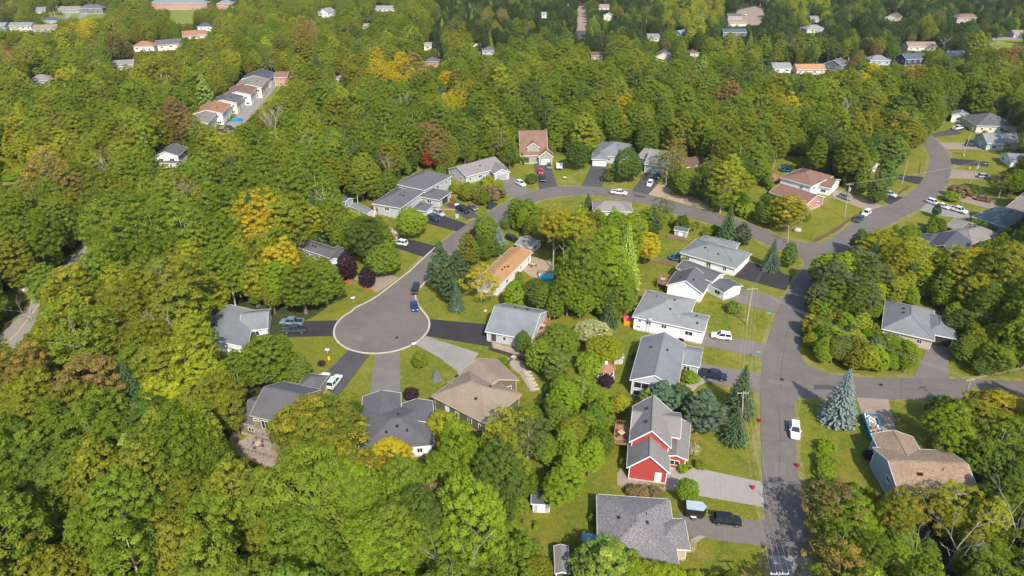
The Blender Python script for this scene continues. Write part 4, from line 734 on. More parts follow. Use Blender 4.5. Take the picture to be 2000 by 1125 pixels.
# ---- enclosed trailer, dumpster, pontoon boat, camper gear
def rootpx(name, label, cat, px, py, dx, dy, z=.06, group=None):
    g = G(px, py); h = G(px+dx, py+dy)-g
    x, y = P(g.x, g.y, .8); q = pxm(g)*2.4; raster([(x-q, y-q*.6), (x+q, y-q*.6), (x+q, y+q*.6), (x-q, y+q*.6)], CLEAR)
    return thing(name, label, cat, (g.x, g.y, z), math.atan2(h.y, h.x), group)
def part(root, name, mat, *boxes, bars=()):
    V, Fc = [], []
    for q in boxes: bx(V, Fc, *q)
    for q in bars: bar(V, Fc, *q)
    return obj(name, V, Fc, mat, root)
t_ = rootpx('enclosed_trailer', 'black enclosed trailer with pale blue roof and pointed nose', 'trailer', 1356, 1007, 1, .12)
def prism(root, name, pts, z0, z1, mat):
    n = len(pts); return obj(name, [(x, y, z) for z in (z0, z1) for x, y in pts], [tuple(range(n))[::-1], tuple(range(n, 2*n))] + [(i, (i+1) % n, n+(i+1) % n, n+i) for i in range(n)], mat, root)
nose = [(-1.5, -.95), (1.1, -.95), (1.75, 0), (1.1, .95), (-1.5, .95)]
prism(t_, 'body', nose, .45, 2.2, 'black_metal'); prism(t_, 'roof', [(x*1.02, y*1.03) for x, y in nose], 2.2, 2.27, 'trailer_roof')
part(t_, 'tow_bar', 'metal', (1.7, -.06, .4, 2.9, .06, .52)); part(t_, 'rear_door', 'trim_dark', (-1.56, -.85, .5, -1.51, .85, 2.1))
for s in (-1, 1): wv = inst('wheel', car_meshes('suv')[0]['wheel'], t_, (-.3, s*1.05, .34)); inst('rim', car_meshes('suv')[0]['rim'], wv); part(t_, 'fender', 'trim_white', (-.75, s*1.05-.14, .7, .15, s*1.05+.14, .76))
c0, c1, c2 = G(1687, 806, 1.5), G(1703, 852, 1.5), G(1708, 806.5, 1.5)
ax = (c1-c0).normalized(); dm = rootpx('dumpster', 'open blue dumpster heaped with white and brown rubble', 'dumpster', 1705, 838, 16, 46, .08)
dm.location = (((c0+c1)/2 + (c2-c0)/2).x, ((c0+c1)/2 + (c2-c0)/2).y, .08); dm.rotation_euler.z = math.atan2(ax.y, ax.x)
part(dm, 'side_wall', 'dumpster_blue', (-3.3, -1.2, .15, 3.3, -1.1, 1.5)); part(dm, 'side_wall', 'dumpster_blue', (-3.3, 1.1, .15, 3.3, 1.2, 1.5))
part(dm, 'end_wall', 'dumpster_blue', (-3.3, -1.1, .15, -3.2, 1.1, 1.5)); part(dm, 'end_wall', 'dumpster_blue', (3.2, -1.1, .15, 3.3, 1.1, 1.5)); part(dm, 'floor', 'dumpster_blue', (-3.3, -1.2, .05, 3.3, 1.2, .14))
for s in (-1, 1): part(dm, 'rib', 'dumpster_blue', *[(x, s*1.2-(.08 if s < 0 else 0), .15, x+.1, s*1.2+(.08 if s > 0 else 0), 1.4) for x in (-2.6, -1.6, -.6, .4, 1.4, 2.4)]); part(dm, 'rim', 'dumpster_blue', (-3.35, s*1.17-.1, 1.5, 3.35, s*1.17+.1, 1.58))
for i, (mt, n) in enumerate((('trim_white', 26), ('deck_wood', 20), ('gravel_tan', 22), ('trim_grey', 12), ('trim_dark', 8))):
    V, Fc = [], []
    for k in range(n):
        p = Vector((RNG.uniform(-3, 3), RNG.uniform(-.95, .95), RNG.uniform(1.0, 1.45))); e = Vector((RNG.uniform(-1, 1), RNG.uniform(-1, 1), RNG.uniform(-.35, .35))).normalized()*RNG.uniform(.2, .8)
        bar(V, Fc, p-e, p+e, RNG.uniform(.08, .45), RNG.uniform(.03, .15))
    ru = obj('rubble', V, Fc, mt); ru.parent = dm; ru['kind'] = 'stuff'
V, Fc = [], []; bx(V, Fc, -3.18, -1.08, .14, 3.18, 1.08, 1.05); obj('rubble_bed', V, Fc, 'gravel_tan', dm)
b_ = rootpx('pontoon_boat', 'white pontoon boat with tan seats on a trailer beside the dark driveway', 'boat', 1092, 329, .03, 1)
for s in (-1, 1): V, Fc = [], []; tube(V, Fc, [(-3, s*.8, .7), (2.4, s*.8, .7), (3.1, s*.8, .85)], [.32, .32, .08], 8); obj('pontoon', V, Fc, 'metal', b_)
part(b_, 'deck', 'trim_white', (-2.9, -1.2, 1.0, 2.8, 1.2, 1.1)); part(b_, 'railing', 'trim_white', bars=[((-2.8, -1.15, 1.8), (2.6, -1.15, 1.8), .07), ((-2.8, 1.15, 1.8), (2.6, 1.15, 1.8), .07), ((2.6, -1.15, 1.8), (2.6, 1.15, 1.8), .07)] + [((x, s*1.15, 1.1), (x, s*1.15, 1.8), .06) for x in (-2.8, -1, .8, 2.6) for s in (-1, 1)])
for s in (-1, 1): part(b_, 'seat', 'trim_tan', (-2.6, s*.85-.25, 1.1, -.6, s*.85+.25, 1.6)); part(b_, 'seat', 'trim_tan', (.9, s*.85-.25, 1.1, 2.4, s*.85+.25, 1.6))
part(b_, 'console', 'plastic_blue', (-.3, .3, 1.1, .3, .9, 1.9)); part(b_, 'trailer_frame', 'metal', (-2.4, -.5, .35, 4.2, -.4, .45), (-2.4, .4, .35, 4.2, .5, .45))
for s in (-1, 1): inst('wheel', car_meshes('suv')[0]['wheel'], b_, (-.8, s*.95, .34))
# ================================================================== POLES AND WIRES
TOPS = {}
def pole(key, base, top, label, arm=1.2, tr=False, lamp=0, h=None, arms=1):
    g = G(*base)
    if h is None: h = min((abs(P(g.x, g.y, .1*i)[1]-top[1]), .1*i) for i in range(50, 135))[1]
    tx = 0; best = min((abs(P(g.x+.05*i, g.y, h)[0]-top[0]), .05*i) for i in range(-20, 21))[1]
    root = thing('utility_pole', label, 'pole', (g.x, g.y, 0), 0, 'utility poles along the streets')
    V, Fc = [], []; tube(V, Fc, [(0, 0, -.2), (best*.5, 0, h*.5), (best, 0, h)], [.17, .14, .11], 8); obj('shaft', V, Fc, 'pole_wood', root)
    an = RNG.uniform(-.2, .2)
    if arm and arms:
        V, Fc = [], []; d = Vector((math.cos(an), math.sin(an), 0))*arm; c = Vector((best, 0, h-.35)); bar(V, Fc, c-d, c+d, .1, .12); obj('cross_arm', V, Fc, 'pole_wood', root)
        for f in (-.9, -.4, .4, .9):
            V, Fc = [], []; q = c + d*f; tube(V, Fc, [q + Vector((0, 0, .05)), q + Vector((0, 0, .3))], [.05, .03], 6); obj('insulator', V, Fc, 'trim_white', root)
    if tr: V, Fc = [], []; tube(V, Fc, [(best*.8+.32, 0, h-2.6), (best*.8+.32, 0, h-1.5)], [.26, .26], 10); obj('transformer', V, Fc, 'trim_grey', root)
    if lamp:
        V, Fc = [], []; tube(V, Fc, [(best, 0, h-1.4), (best+lamp*.6, 0, h-.9), (best+lamp, 0, h-.8)], [.05, .04, .04], 6); a_ = obj('lamp_arm', V, Fc, 'metal', root)
        V, Fc = [], []; bx(V, Fc, best+lamp-.1 if lamp > 0 else best+lamp-.6, -.14, h-.92, best+lamp+.6 if lamp > 0 else best+lamp+.1, .14, h-.76); obj('lamp_head', V, Fc, 'trim_grey', a_)
    TOPS[key] = Vector((g.x+best, g.y, h)); return root
pole('a', (1458, 634), (1470, 562), 'wooden utility pole on the lawn opposite the white crossover', 1.3)
pole('b', (1872, 808), (1897, 742), 'wooden utility pole beside the east road and the round green shrub', 0.9, h=8.6)
pole('c', (1448, 824), (1452, 765), 'wooden utility pole standing among the spruces of the front yard', 1.1)
pole('d', (1649, 425), (1660, 358), 'utility pole with grey transformer on the corner lawn', 1.2, True)
pole('e', (1761, 360), (1774, 312), 'pale utility pole beside the short black driveway', 0, arms=0)
pole('f', (1698, 520), (1712, 475), 'bare grey pole beside the grey drive at the junction', 0, arms=0)
pole('g', (1888, 373), (1913, 317), 'pole carrying a curved street lamp arm beside the mustard tree', 0, True, lamp=2.2, h=11.0, arms=0)
pole('h', (1881, 302), (1901, 248), 'tall pale pole on the lawn before the mint bungalow', 0, arms=0)
pole('i', (1538, 474), (1541, 446), 'street lamp pole at the junction with the curved street', 0, lamp=3.2, h=5.6, arms=0)
pole('j', (1500, 328), (1502, 292), 'pole behind the play area of the brown split-level house', 0, arms=0); pole('k', (1509, 332), (1518, 300), 'leaning pole next to the pink umbrella table', 0, arms=0)
pole('m', (1636, 152), (1641, 121), 'far pole before the dark gabled house', .9); pole('n', (1810, 228), (1817, 194), 'pole at the wood edge above the curve of the road', 0, arms=0); pole('o', (1958, 68), (1968, 40), 'far pole beside the grassy lot', 1.0)
gq = G(1522, 1121, 9.6); bp = thing('utility_pole', 'wooden utility pole with wide cross-arm at the near end of the road', 'pole', (gq.x, gq.y, 0), 0, 'utility poles along the streets')
V, Fc = [], []; tube(V, Fc, [(0, 0, -.2), (0, 0, 9.9)], [.17, .12], 8); obj('shaft', V, Fc, 'pole_wood', bp)
part(bp, 'cross_arm', 'trim_grey', (-1.25, -.07, 9.52, 1.25, .07, 9.64))
for f in (-1.15, -.4, .4, 1.15): part(bp, 'insulator', 'trim_white', (f-.05, -.05, 9.64, f+.05, .05, 9.9))
TOPS['z'] = Vector((gq.x, gq.y, 9.85)); TOPS['y'] = Vector((G(2110, 745).x, G(2110, 745).y, 9)); TOPS['x'] = TOPS['h'] + Vector((90, -70, 0))
def wire(a, b, n, label, sp=.8, sag=.6, dz=0):
    a, b = TOPS[a], TOPS[b]; o = thing('power_line', label, 'cable', (a.x, a.y, 0), 0, 'power lines strung between the poles')
    sd = Vector((0, 0, 1)).cross((b-a).normalized()); sd = Vector((1, 0, 0)) if abs(sd.y) > abs(sd.x) else sd
    for k in range(n):
        e = sd*((k-(n-1)/2)*sp); V, Fc = [], []
        tube(V, Fc, [a + e*1 + (b-a)*(i/14) - Vector((a.x, a.y, dz + sag*4*(i/14)*(1-i/14))) for i in range(15)], [.012]*15, 4, False); obj('cable', V, Fc, 'wire', o)
wire('z', 'c', 4, 'power lines from the near end pole to the pole among spruces'); wire('c', 'a', 4, 'power lines between the spruce pole and the lawn pole', .75); wire('a', 'b', 2, 'power lines crossing the junction towards the east road', .7, 1.2); wire('b', 'y', 2, 'power lines leaving along the east road', .8)
wire('a', 'i', 2, 'service lines running to the street lamp pole', .4); wire('i', 'd', 2, 'power lines from the street lamp pole to the transformer pole', .5); wire('d', 'g', 2, 'power lines from the transformer pole across the road', .9, .8)
# ================================================================== SMALL THINGS
def gz(px, py): g = G(px, py); return Vector((g.x, g.y, 0))
# gazebo
g = gz(1182, 735); gr = thing('gazebo', 'white octagonal garden gazebo with brown shingle roof', 'gazebo', g); R8 = 1.75
oc = lambda r, z: [(r*math.cos(math.pi/8+math.pi/4*k), r*math.sin(math.pi/8+math.pi/4*k), z) for k in range(8)]
obj('base', oc(2.1, 0)+oc(2.1, .25), [tuple(range(8, 16))]+[(k, (k+1) % 8, 8+(k+1) % 8, 8+k) for k in range(8)], 'concrete', gr)
for k in range(8): a = oc(R8, 0)[k]; part(gr, 'post', 'trim_white', (a[0]-.09, a[1]-.09, .25, a[0]+.09, a[1]+.09, 2.4))
V, Fc = [], []
for k in range(8):
    a, b = Vector(oc(R8, 0)[k]), Vector(oc(R8, 0)[(k+1) % 8])
    for z, hh in ((.65, .6), (2.2, .35)): bar(V, Fc, a+Vector((0, 0, z)), b+Vector((0, 0, z)), .06, hh)
obj('panel', V, Fc, 'trim_white', gr)
obj('roof', oc(2.2, 2.35)+oc(.5, 3.35), [tuple(range(8, 16)), tuple(range(8))[::-1]]+[(k, (k+1) % 8, 8+(k+1) % 8, 8+k) for k in range(8)], 'roof_rust', gr)
obj('cupola', oc(.38, 3.3)+oc(.38, 3.7)+[(0, 0, 4.1)], [(k, (k+1) % 8, 8+(k+1) % 8, 8+k) for k in range(8)]+[(8+k, 8+(k+1) % 8, 16) for k in range(8)], 'trim_white', gr)
q = P(g.x, g.y, 1.5); raster([(q[0]-20, q[1]-22), (q[0]+20, q[1]-22), (q[0]+20, q[1]+20), (q[0]-20, q[1]+20)], CLEAR)
# trampolines
def tramp(px, py, r, label):
    g = gz(px, py); t = thing('trampoline', label, 'trampoline', g, 0, 'backyard trampolines'); cp = lambda rr, z: [(rr*math.cos(2*math.pi*k/20), rr*math.sin(2*math.pi*k/20), z) for k in range(20)]
    obj('mat', cp(r*.86, .82), [tuple(range(20))], 'mesh_black', t)
    obj('rim_pad', cp(r*.84, .86)+cp(r, .86)+cp(r, .78), [(k, (k+1) % 20, 20+(k+1) % 20, 20+k) for k in range(20)]+[(20+k, 20+(k+1) % 20, 40+(k+1) % 20, 40+k) for k in range(20)], 'plastic_blue', t)
    for k in range(6):
        a = 2*math.pi*k/6; c_, s_ = math.cos(a)*r, math.sin(a)*r; V, Fc = [], []; tube(V, Fc, [(c_, s_, 0), (c_, s_, 2.5)], [.05, .05], 6); obj('pole', V, Fc, 'plastic_blue', t)
    V, Fc = [], []
    for k in range(40):
        a, b = 2*math.pi*k/40, 2*math.pi*(k+1)/40; bar(V, Fc, (math.cos(a)*r, math.sin(a)*r, 2.45), (math.cos(b)*r, math.sin(b)*r, 2.45), .05); bar(V, Fc, (math.cos(a)*r, math.sin(a)*r, .85), (math.cos(a)*r, math.sin(a)*r, 2.45), .012)
    obj('net', V, Fc, 'net', t); q = P(g.x, g.y, 1); k = pxm(g)*r; raster([(q[0]-k, q[1]-k), (q[0]+k, q[1]-k), (q[0]+k, q[1]+k*.7), (q[0]-k, q[1]+k*.7)], CLEAR)
tramp(1319, 507, 1.9, 'blue-rimmed trampoline beside the teal-grey hip roof'); tramp(1533, 334, 2.2, 'trampoline with blue legs behind the brown split-level house')
# sheds
def shed(px, py, dx, dy, L, Wd, ze, roof, wall, label):
    g = G(px, py); h = G(px+dx, py+dy)-g
    build_house('garden_shed', label, 'shed', [dict(W=(g.x, g.y, L, Wd, math.atan2(h.y, h.x)), ze=ze, k='gable', p=.35, ops=[(0, .5, .1, 1.1, 1.8, 'door')])], roof, wall, vents=0, auto=False, ridge=False)
shed(1330, 461, 1, .18, 4.2, 3, 2.3, 'roof_slate', 'wall_pinkgrey', 'pale garden shed with dark roof by the red-brown fence')
shed(676, 401, 1, .35, 4.2, 4, 2.4, 'roof_slate', 'wall_bluegrey', 'small grey shed at the wood edge west of the large grey house'); shed(709, 420, 1, .45, 10, 3.4, 2.3, 'roof_grey', 'wall_tan', 'long low grey-roofed lean-to below the large grey house')
shed(1057, 990, 1, .04, 3.4, 3.2, 2.3, 'roof_dark', 'wall_grey', 'grey garden shed with pale step at the end of the wooden fence'); shed(1096, 1112, .05, 1, 5, 2.2, 2.2, 'roof_weath', 'wall_brown', 'brown lean-to shed half under the near fir')
shed(1205, 703, .3, 1, 4.0, 2.2, 2.0, 'roof_lgrey', 'wall_grey', 'little grey shed in the shadow of the grey-shingled bungalow')
build_house('outbuilding', 'low pale-walled outbuilding with grey hip roof inside the street loop', 'garage', [W_((1158, 412), (1236, 414), (1172, 394), 2.8, 'hip', p=.5, clear='roof')], 'roof_weath', 'wall_cream', vents=0)
# fences: every board is its own piece
BOARD = {}
def fence(pts, label, mat='fence_wood', h=1.7, bw=.32, name='wooden_fence'):
    q = [gz(*p) for p in pts]; root = thing(name, label, 'fence', q[0]); n = 0
    if mat not in BOARD:
        V, Fc = [], []; bx(V, Fc, -.14, -.02, .05, .14, .02, 1); BOARD[mat] = mesh('board', V, Fc, mat)
    for a, b in zip(q, q[1:]):
        d = b-a; an = math.atan2(d.y, d.x); k = max(1, int(d.length/bw))
        for i in range(k):
            p = a + d*((i+.5)/k) - q[0]; inst('board', BOARD[mat], root, (p.x, p.y, 0), an, (bw/.30, 1, h*RNG.uniform(.97, 1.03)))
        V, Fc = [], []; bar(V, Fc, a-q[0]+Vector((0, .05, h*.75)), b-q[0]+Vector((0, .05, h*.75)), .05, .1); bar(V, Fc, a-q[0]+Vector((0, .05, h*.25)), b-q[0]+Vector((0, .05, h*.25)), .05, .1); obj('rail', V, Fc, mat, root)
fence([(1268, 512), (1290, 515), (1318, 522)], 'weathered brown board fence running to the trampoline yard'); fence([(1303, 466), (1320, 469), (1337, 473)], 'red-brown board fence beside the pale garden shed')
fence([(1076, 980), (1102, 980)], 'short reddish board fence beside the grey garden shed', 'deck_wood', 1.5); fence([(1463, 352), (1478, 356), (1508, 366)], 'grey weathered fence behind the yellow-green maple', 'grey_wood'); fence([(452, 872), (470, 850)], 'grey screen fence at the stone terrace', 'grey_wood', 2.2)
fence([(1137, 668), (1135, 740), (1133, 790)], 'low dark rail fence between the two lawns by the gazebo', 'trim_dark', .9, .5); fence([(955, 684), (995, 696), (1032, 708)], 'dark low fence beside the paved side path', 'trim_dark', 1.0, .5)
# mailboxes, hydrants, signs, carts, boulders
def smallthing(name, label, cat, px, py, parts, group=None):
    g = gz(px, py); r = thing(name, label, cat, (g.x, g.y, .02), RNG.uniform(-.3, .3), group)
    for pn, mt, boxes in parts: part(r, pn, mt, *boxes)
    return r
for i, (px, py, l) in enumerate([(690, 588, 'white utility lid on a post beside the turning circle kerb'), (640, 690, 'white meter box on the lawn by the slanting driveway'), (809, 678, 'white mailbox at the rim of the turning circle'), (892, 611, 'white house number board below the conical spruce'), (1103, 351, 'white board sign on the lawn of the pontoon boat')]):
    smallthing('sign_board', l, 'sign', px, py, [('post', 'trim_grey', [(-.05, -.05, 0, .05, .05, .9)]), ('board', 'trim_white', [(-.5, -.3, .9, .5, .3, 1.05)])])
for px, py, l in [(643, 703, 'yellow fire hydrant on the lawn beside the slanting driveway'), (1893, 330, 'yellow fire hydrant near the silver car'), (1882, 305, 'yellow marker box at the foot of the tall pale pole')]:
    smallthing('fire_hydrant', l, 'hydrant', px, py, [('barrel', 'yellow_plastic', [(-.17, -.17, 0, .17, .17, .75)]), ('bonnet', 'yellow_plastic', [(-.13, -.13, .75, .13, .13, .95)]), ('nozzle', 'yellow_plastic', [(-.3, -.08, .45, .3, .08, .6)])])
for px, py, mt, l in [(1557, 912, 'red_plastic', 'red bin at the road edge below the white parked car'), (1483, 824, 'red_plastic', 'small red box at the road edge near the spruces'), (1470, 955, 'red_plastic', 'red toy on the pale concrete driveway'), (752, 392, 'red_plastic', 'red ball toy by the small grey shed'), (1702, 842, 'black_metal', 'black bin beside the dumpster')]:
    smallthing('bin', l, 'bin', px, py, [('box', mt, [(-.24, -.22, .05, .24, .22, .6)]), ('lid', mt, [(-.27, -.25, .6, .27, .25, .66)])])
smallthing('garbage_bin', 'black composter on the lawn beside the blue spruce', 'bin', 1653, 834, [('drum', 'black_metal', [(-.5, -.45, .05, .5, .45, 1.0)]), ('lid', 'black_metal', [(-.4, -.35, 1.0, .4, .35, 1.15)])])
smallthing('cooling_unit', 'grey heat pump against the wavy grey-roofed bungalow', 'unit', 851, 846, [('case', 'trim_white', [(-.45, -.4, .1, .45, .4, .95)]), ('grille', 'trim_grey', [(-.35, -.3, .95, .35, .3, 1.0)])])
smallthing('picnic_table', 'wooden picnic table with blue chairs behind the wavy grey-roofed bungalow', 'table', 836, 893, [('top', 'deck_wood', [(-.9, -.4, .7, .9, .4, .76)]), ('leg', 'deck_wood', [(-.7, -.3, 0, -.6, .3, .7)]), ('leg', 'deck_wood', [(.6, -.3, 0, .7, .3, .7)]), ('bench', 'plastic_blue', [(-.9, -.8, .4, .9, -.55, .46)]), ('bench', 'plastic_blue', [(-.9, .55, .4, .9, .8, .46)])])
smallthing('play_tent', 'pink and orange play tent against the white-sided bungalow', 'tent', 1228, 632, [('wall', 'orange_plastic', [(-1.2, -.9, 0, 1.2, .9, 1.1)]), ('canopy', 'pink_plastic', [(-1.3, -.4, 1.1, 1.3, 1.0, 1.35), (-.8, -.2, 1.35, .8, .8, 1.7)])])
smallthing('inflatable_boat', 'orange kayak lying on grass below the orange-roofed house', 'kayak', 996, 572, [('hull', 'orange_plastic', [(-1.6, -.35, .05, 1.6, .35, .4), (-2.0, -.2, .12, -1.6, .2, .35), (1.6, -.2, .12, 2.0, .2, .35)])])
smallthing('swing_set', 'green slide and swing set behind the brown split-level house', 'playground', 1492, 342, [('slide', 'green_plastic', [(-1.2, -.5, .2, .4, .2, .5), (.4, -.5, .2, 1.0, .2, 1.4)]), ('frame', 'trim_white', [(-2.2, 1.0, 0, -2.1, 1.1, 2.2), (2.1, 1.0, 0, 2.2, 1.1, 2.2), (-2.2, 1.0, 2.2, 2.2, 1.1, 2.3)])])
smallthing('paddling_pool', 'round turquoise pool beside the orange-roofed house', 'pool', 1068, 545, [('wall', 'pool_blue', [(-1.8, -1.6, 0, 1.8, 1.6, 1.0)]), ('deck', 'deck_wood', [(-2.6, 1.6, 0, 2.2, 3.2, .9)]), ('ladder', 'trim_white', [(-2.1, -.3, 0, -1.8, .3, 1.4)])])
smallthing('tarp', 'bright blue tarp in front of the row houses', 'tarp', 464, 236, [('sheet', 'plastic_blue', [(-2.4, -1.3, 0, 2.4, 1.3, .8), (-1.6, -.8, .8, 1.6, .8, 1.2)])])
smallthing('tarp', 'pale blue tarp lying against the speckled grey roof bungalow', 'tarp', 1152, 1068, [('sheet', 'roof_metal_blue', [(-1.4, -1.2, 0, 1.4, 1.2, 1.6), (-1.0, -.8, 1.6, 1.0, .8, 1.8)])])
smallthing('snow_machine', 'red and white utility machines parked beside the large grey house', 'machine', 888, 402, [('body', 'red_plastic', [(-1.5, -.5, .3, .2, .5, .9)]), ('hood', 'trim_white', [(.2, -.45, .3, 1.5, .45, .8)]), ('track', 'rubber', [(-1.6, -.4, 0, 1.4, .4, .3)]), ('screen', 'glass', [(.1, -.4, .8, .2, .4, 1.25)])])
smallthing('lumber_pile', 'stack of pale lumber at the driveway edge of the large grey house', 'lumber', 872, 410, [('plank', 'gravel_tan', [(-3, -.3, .05, 3, .3, .35)]), ('plank', 'deck_wood', [(-2.6, -.2, .35, 2.6, .25, .5)])])
smallthing('utility_box', 'pale green utility cabinet on the lawn strip between driveways', 'cabinet', 893, 426, [('case', 'wall_green', [(-.5, -.4, 0, .5, .4, 1.1)]), ('lid', 'wall_green', [(-.55, -.45, 1.1, .55, .45, 1.2)])])
smallthing('street_sign', 'green street name sign on a thin post by the driveway mouth', 'sign', 1478, 706, [('post', 'metal', [(-.03, -.03, 0, .03, .03, 2.6)]), ('plate', 'signal', [(-.5, -.02, 2.4, .5, .02, 2.65)])]); smallthing('street_sign', 'blue-green sign on a thin post near the lawn utility pole', 'sign', 1499, 627, [('post', 'metal', [(-.03, -.03, 0, .03, .03, 2.3)]), ('plate', 'signal', [(-.35, -.02, 2.0, .35, .02, 2.4)])])
smallthing('satellite_dish', 'grey satellite mast beside the long white-sided bungalow', 'dish', 1266, 655, [('mast', 'metal', [(-.04, -.04, 0, .04, .04, 4.4)]), ('dish', 'trim_grey', [(-.4, -.1, 4.2, .4, 0, 4.8)])])
smallthing('shelter', 'far white arched shelter at the end of a drive', 'shelter', 934, 99, [('wall', 'trim_white', [(-3.4, -2, 0, -2.9, 3, 3.2)]), ('wall', 'trim_white', [(2.9, -2, 0, 3.4, 3, 3.2)]), ('roof', 'trim_white', [(-3.2, -2, 3.2, 3.2, 3, 3.7), (-2.2, -2, 3.7, 2.2, 3, 4.2)])])
smallthing('garden_ornament', 'weathered totem post rising from orange flowers on the shaded lawn', 'ornament', 1816, 852, [('post', 'pole_wood', [(-.15, -.15, 0, .15, .15, 3.0)]), ('wing', 'brick_' if 0 else 'deck_wood', [(-.4, -.06, 1.6, .4, .06, 2.0)])])
smallthing('wheelbarrow', 'small wooden planter bed on the lawn by the dumpster driveway', 'planter', 1752, 817, [('box', 'gravel_tan', [(-1.0, -.35, 0, 1.0, .35, .35)]), ('soil', 'soil', [(-.9, -.28, .35, .9, .28, .39)])])
def rock(px, py, r, label, mat='stone', sq=.6, group=None):
    bm = bmesh.new(); bmesh.ops.create_icosphere(bm, subdivisions=2, radius=1); rr = random.Random(px*7+py)
    for v in bm.verts: v.co = Vector((v.co.x, v.co.y, v.co.z*sq))*r*rr.uniform(.78, 1.12)
    me = bpy.data.meshes.new('boulder'); bm.to_mesh(me); bm.free(); me.materials.append(M(mat)); g = gz(px, py)
    tag(inst('boulder', me, None, (g.x, g.y, r*sq*.6)), label, 'boulder', group)
rock(1556, 452, 1.3, 'large grey boulder on the corner lawn', 'concrete'); rock(47, 570, 1.6, 'pale boulder pile beside the country road'); rock(948, 608, .5, 'small pale rock on the lawn by the conical spruce'); rock(1003, 566, .5, 'pale rock at the corner of the orange-roofed house')
rk = 0
for px, py in [(741, 438), (746, 443), (752, 447), (758, 452), (765, 452), (772, 455), (776, 460), (772, 466), (765, 470), (758, 471), (748, 466), (744, 460), (740, 452), (768, 474)]:
    rock(px, py, RNG.uniform(.6, .95), 'tan edging rock around the little dark patio', 'stone', .6, 'edging rocks round the patio')
for px, py in [(1036, 740), (1039, 747), (1042, 753), (1045, 760), (1033, 733), (1030, 727)]:
    smallthing('step_slab', 'flat pale stone step beside the drab green house', 'step', px, py, [('slab', 'stone', [(-.9, -.35, 0, .9, .35, .16)])], 'stone steps down the slope')
for px, py in [(719, 562), (681, 549)]:
    g = gz(px, py); tag(obj('mulch_bed', [(g.x+1.1*math.cos(a), g.y+1.1*math.sin(a), z) for z in (.015, .1) for a in np.linspace(0, 2*math.pi, 13)[:-1]], [tuple(range(12, 24))]+[(k, (k+1) % 12, 12+(k+1) % 12, 12+k) for k in range(12)], 'mulch'), 'round red mulch bed under a purple maple', 'mulch bed', 'mulch beds')

def patio_set(px, py, z, label):
    g = G(px, py, z); r = thing('patio_table', label, 'table', (g.x, g.y, z+.01), RNG.uniform(0, 3))
    part(r, 'top', 'trim_tan', (-.55, -.55, .68, .55, .55, .73)); part(r, 'leg', 'trim_dark', (-.06, -.06, 0, .06, .06, .68))
    for a in (0, 1.57, 3.14, 4.71):
        x, y = .95*math.cos(a), .95*math.sin(a); part(r, 'chair', 'trim_dark' if a % 3 else 'red_plastic', (x-.22, y-.22, .38, x+.22, y+.22, .45), (x*1.22-.05, y*1.22-.05, .45, x*1.22+.05, y*1.22+.05, .9))
patio_set(1213, 850, 2.6, 'round table with chairs on the wooden deck of the red house'); patio_set(1060, 640, 1.3, 'table with chairs on the deck of the pale grey bungalow'); patio_set(1236, 592, 2.0, 'table with chairs on the grey deck of the white-sided bungalow'); patio_set(1294, 549, 1.8, 'table with chairs on the deck of the white split-level house')
patio_set(505, 872, .7, 'table with chairs on the stone terrace'); patio_set(1040, 520, .05, 'table with chairs on the tan patio by the turquoise pool'); patio_set(1003, 702, .05, 'white chairs and table on the paved patio by the drab green house')
# ================================================================== TREES
def unit(n): 
    d = NR.normal(size=(n, 3)); return d/np.linalg.norm(d, axis=1, keepdims=True)
def quads(pos, nor, size, asp, cv, lv, spin=None):
    n = len(pos); r = unit(n) if spin is None else spin
    a = np.cross(nor, r); a /= np.linalg.norm(a, axis=1, keepdims=True)+1e-9; b = np.cross(nor, a)
    a = a*size[:, None]; b = b*(size*asp)[:, None]
    V = np.stack([pos-a-b*.6, pos+a*.7-b, pos+a+b*.7, pos-a*.6+b], 1).reshape(-1, 3)
    return V, cv, lv
def leaf_mesh(name, parts, mat, trunk=None):
    V = np.concatenate([p[0] for p in parts]); cv = np.concatenate([p[1] for p in parts]); lv = np.concatenate([p[2] for p in parts]); n = len(cv)
    nt_, ft = (len(trunk[0]), len(trunk[1])) if trunk else (0, 0)
    me = bpy.data.meshes.new(name)
    if trunk:
        allv = np.concatenate([V, np.array([tuple(q) for q in trunk[0]])]); lens = [4]*n + [len(f) for f in trunk[1]]
        loops = np.concatenate([np.arange(4*n), np.array([i+4*n for f in trunk[1] for i in f], int)])
    else: allv, lens, loops = V, [4]*n, np.arange(4*n)
    me.vertices.add(len(allv)); me.vertices.foreach_set('co', allv.astype(np.float32).ravel())
    me.loops.add(len(loops)); me.loops.foreach_set('vertex_index', loops.astype(np.int32))
    me.polygons.add(len(lens)); st = np.concatenate([[0], np.cumsum(lens)[:-1]]).astype(np.int32); me.polygons.foreach_set('loop_start', st)
    for nm, arr in (('cv', cv), ('lv', lv)):
        at = me.attributes.new(nm, 'FLOAT', 'FACE'); at.data.foreach_set('value', np.concatenate([arr, np.zeros(ft)]).astype(np.float32))
    me.materials.append(M(mat))
    if trunk: me.materials.append(M(trunk[2])); me.polygons.foreach_set('material_index', np.array([0]*n + [1]*ft, np.int32))
    me.update(); me.validate(); return me
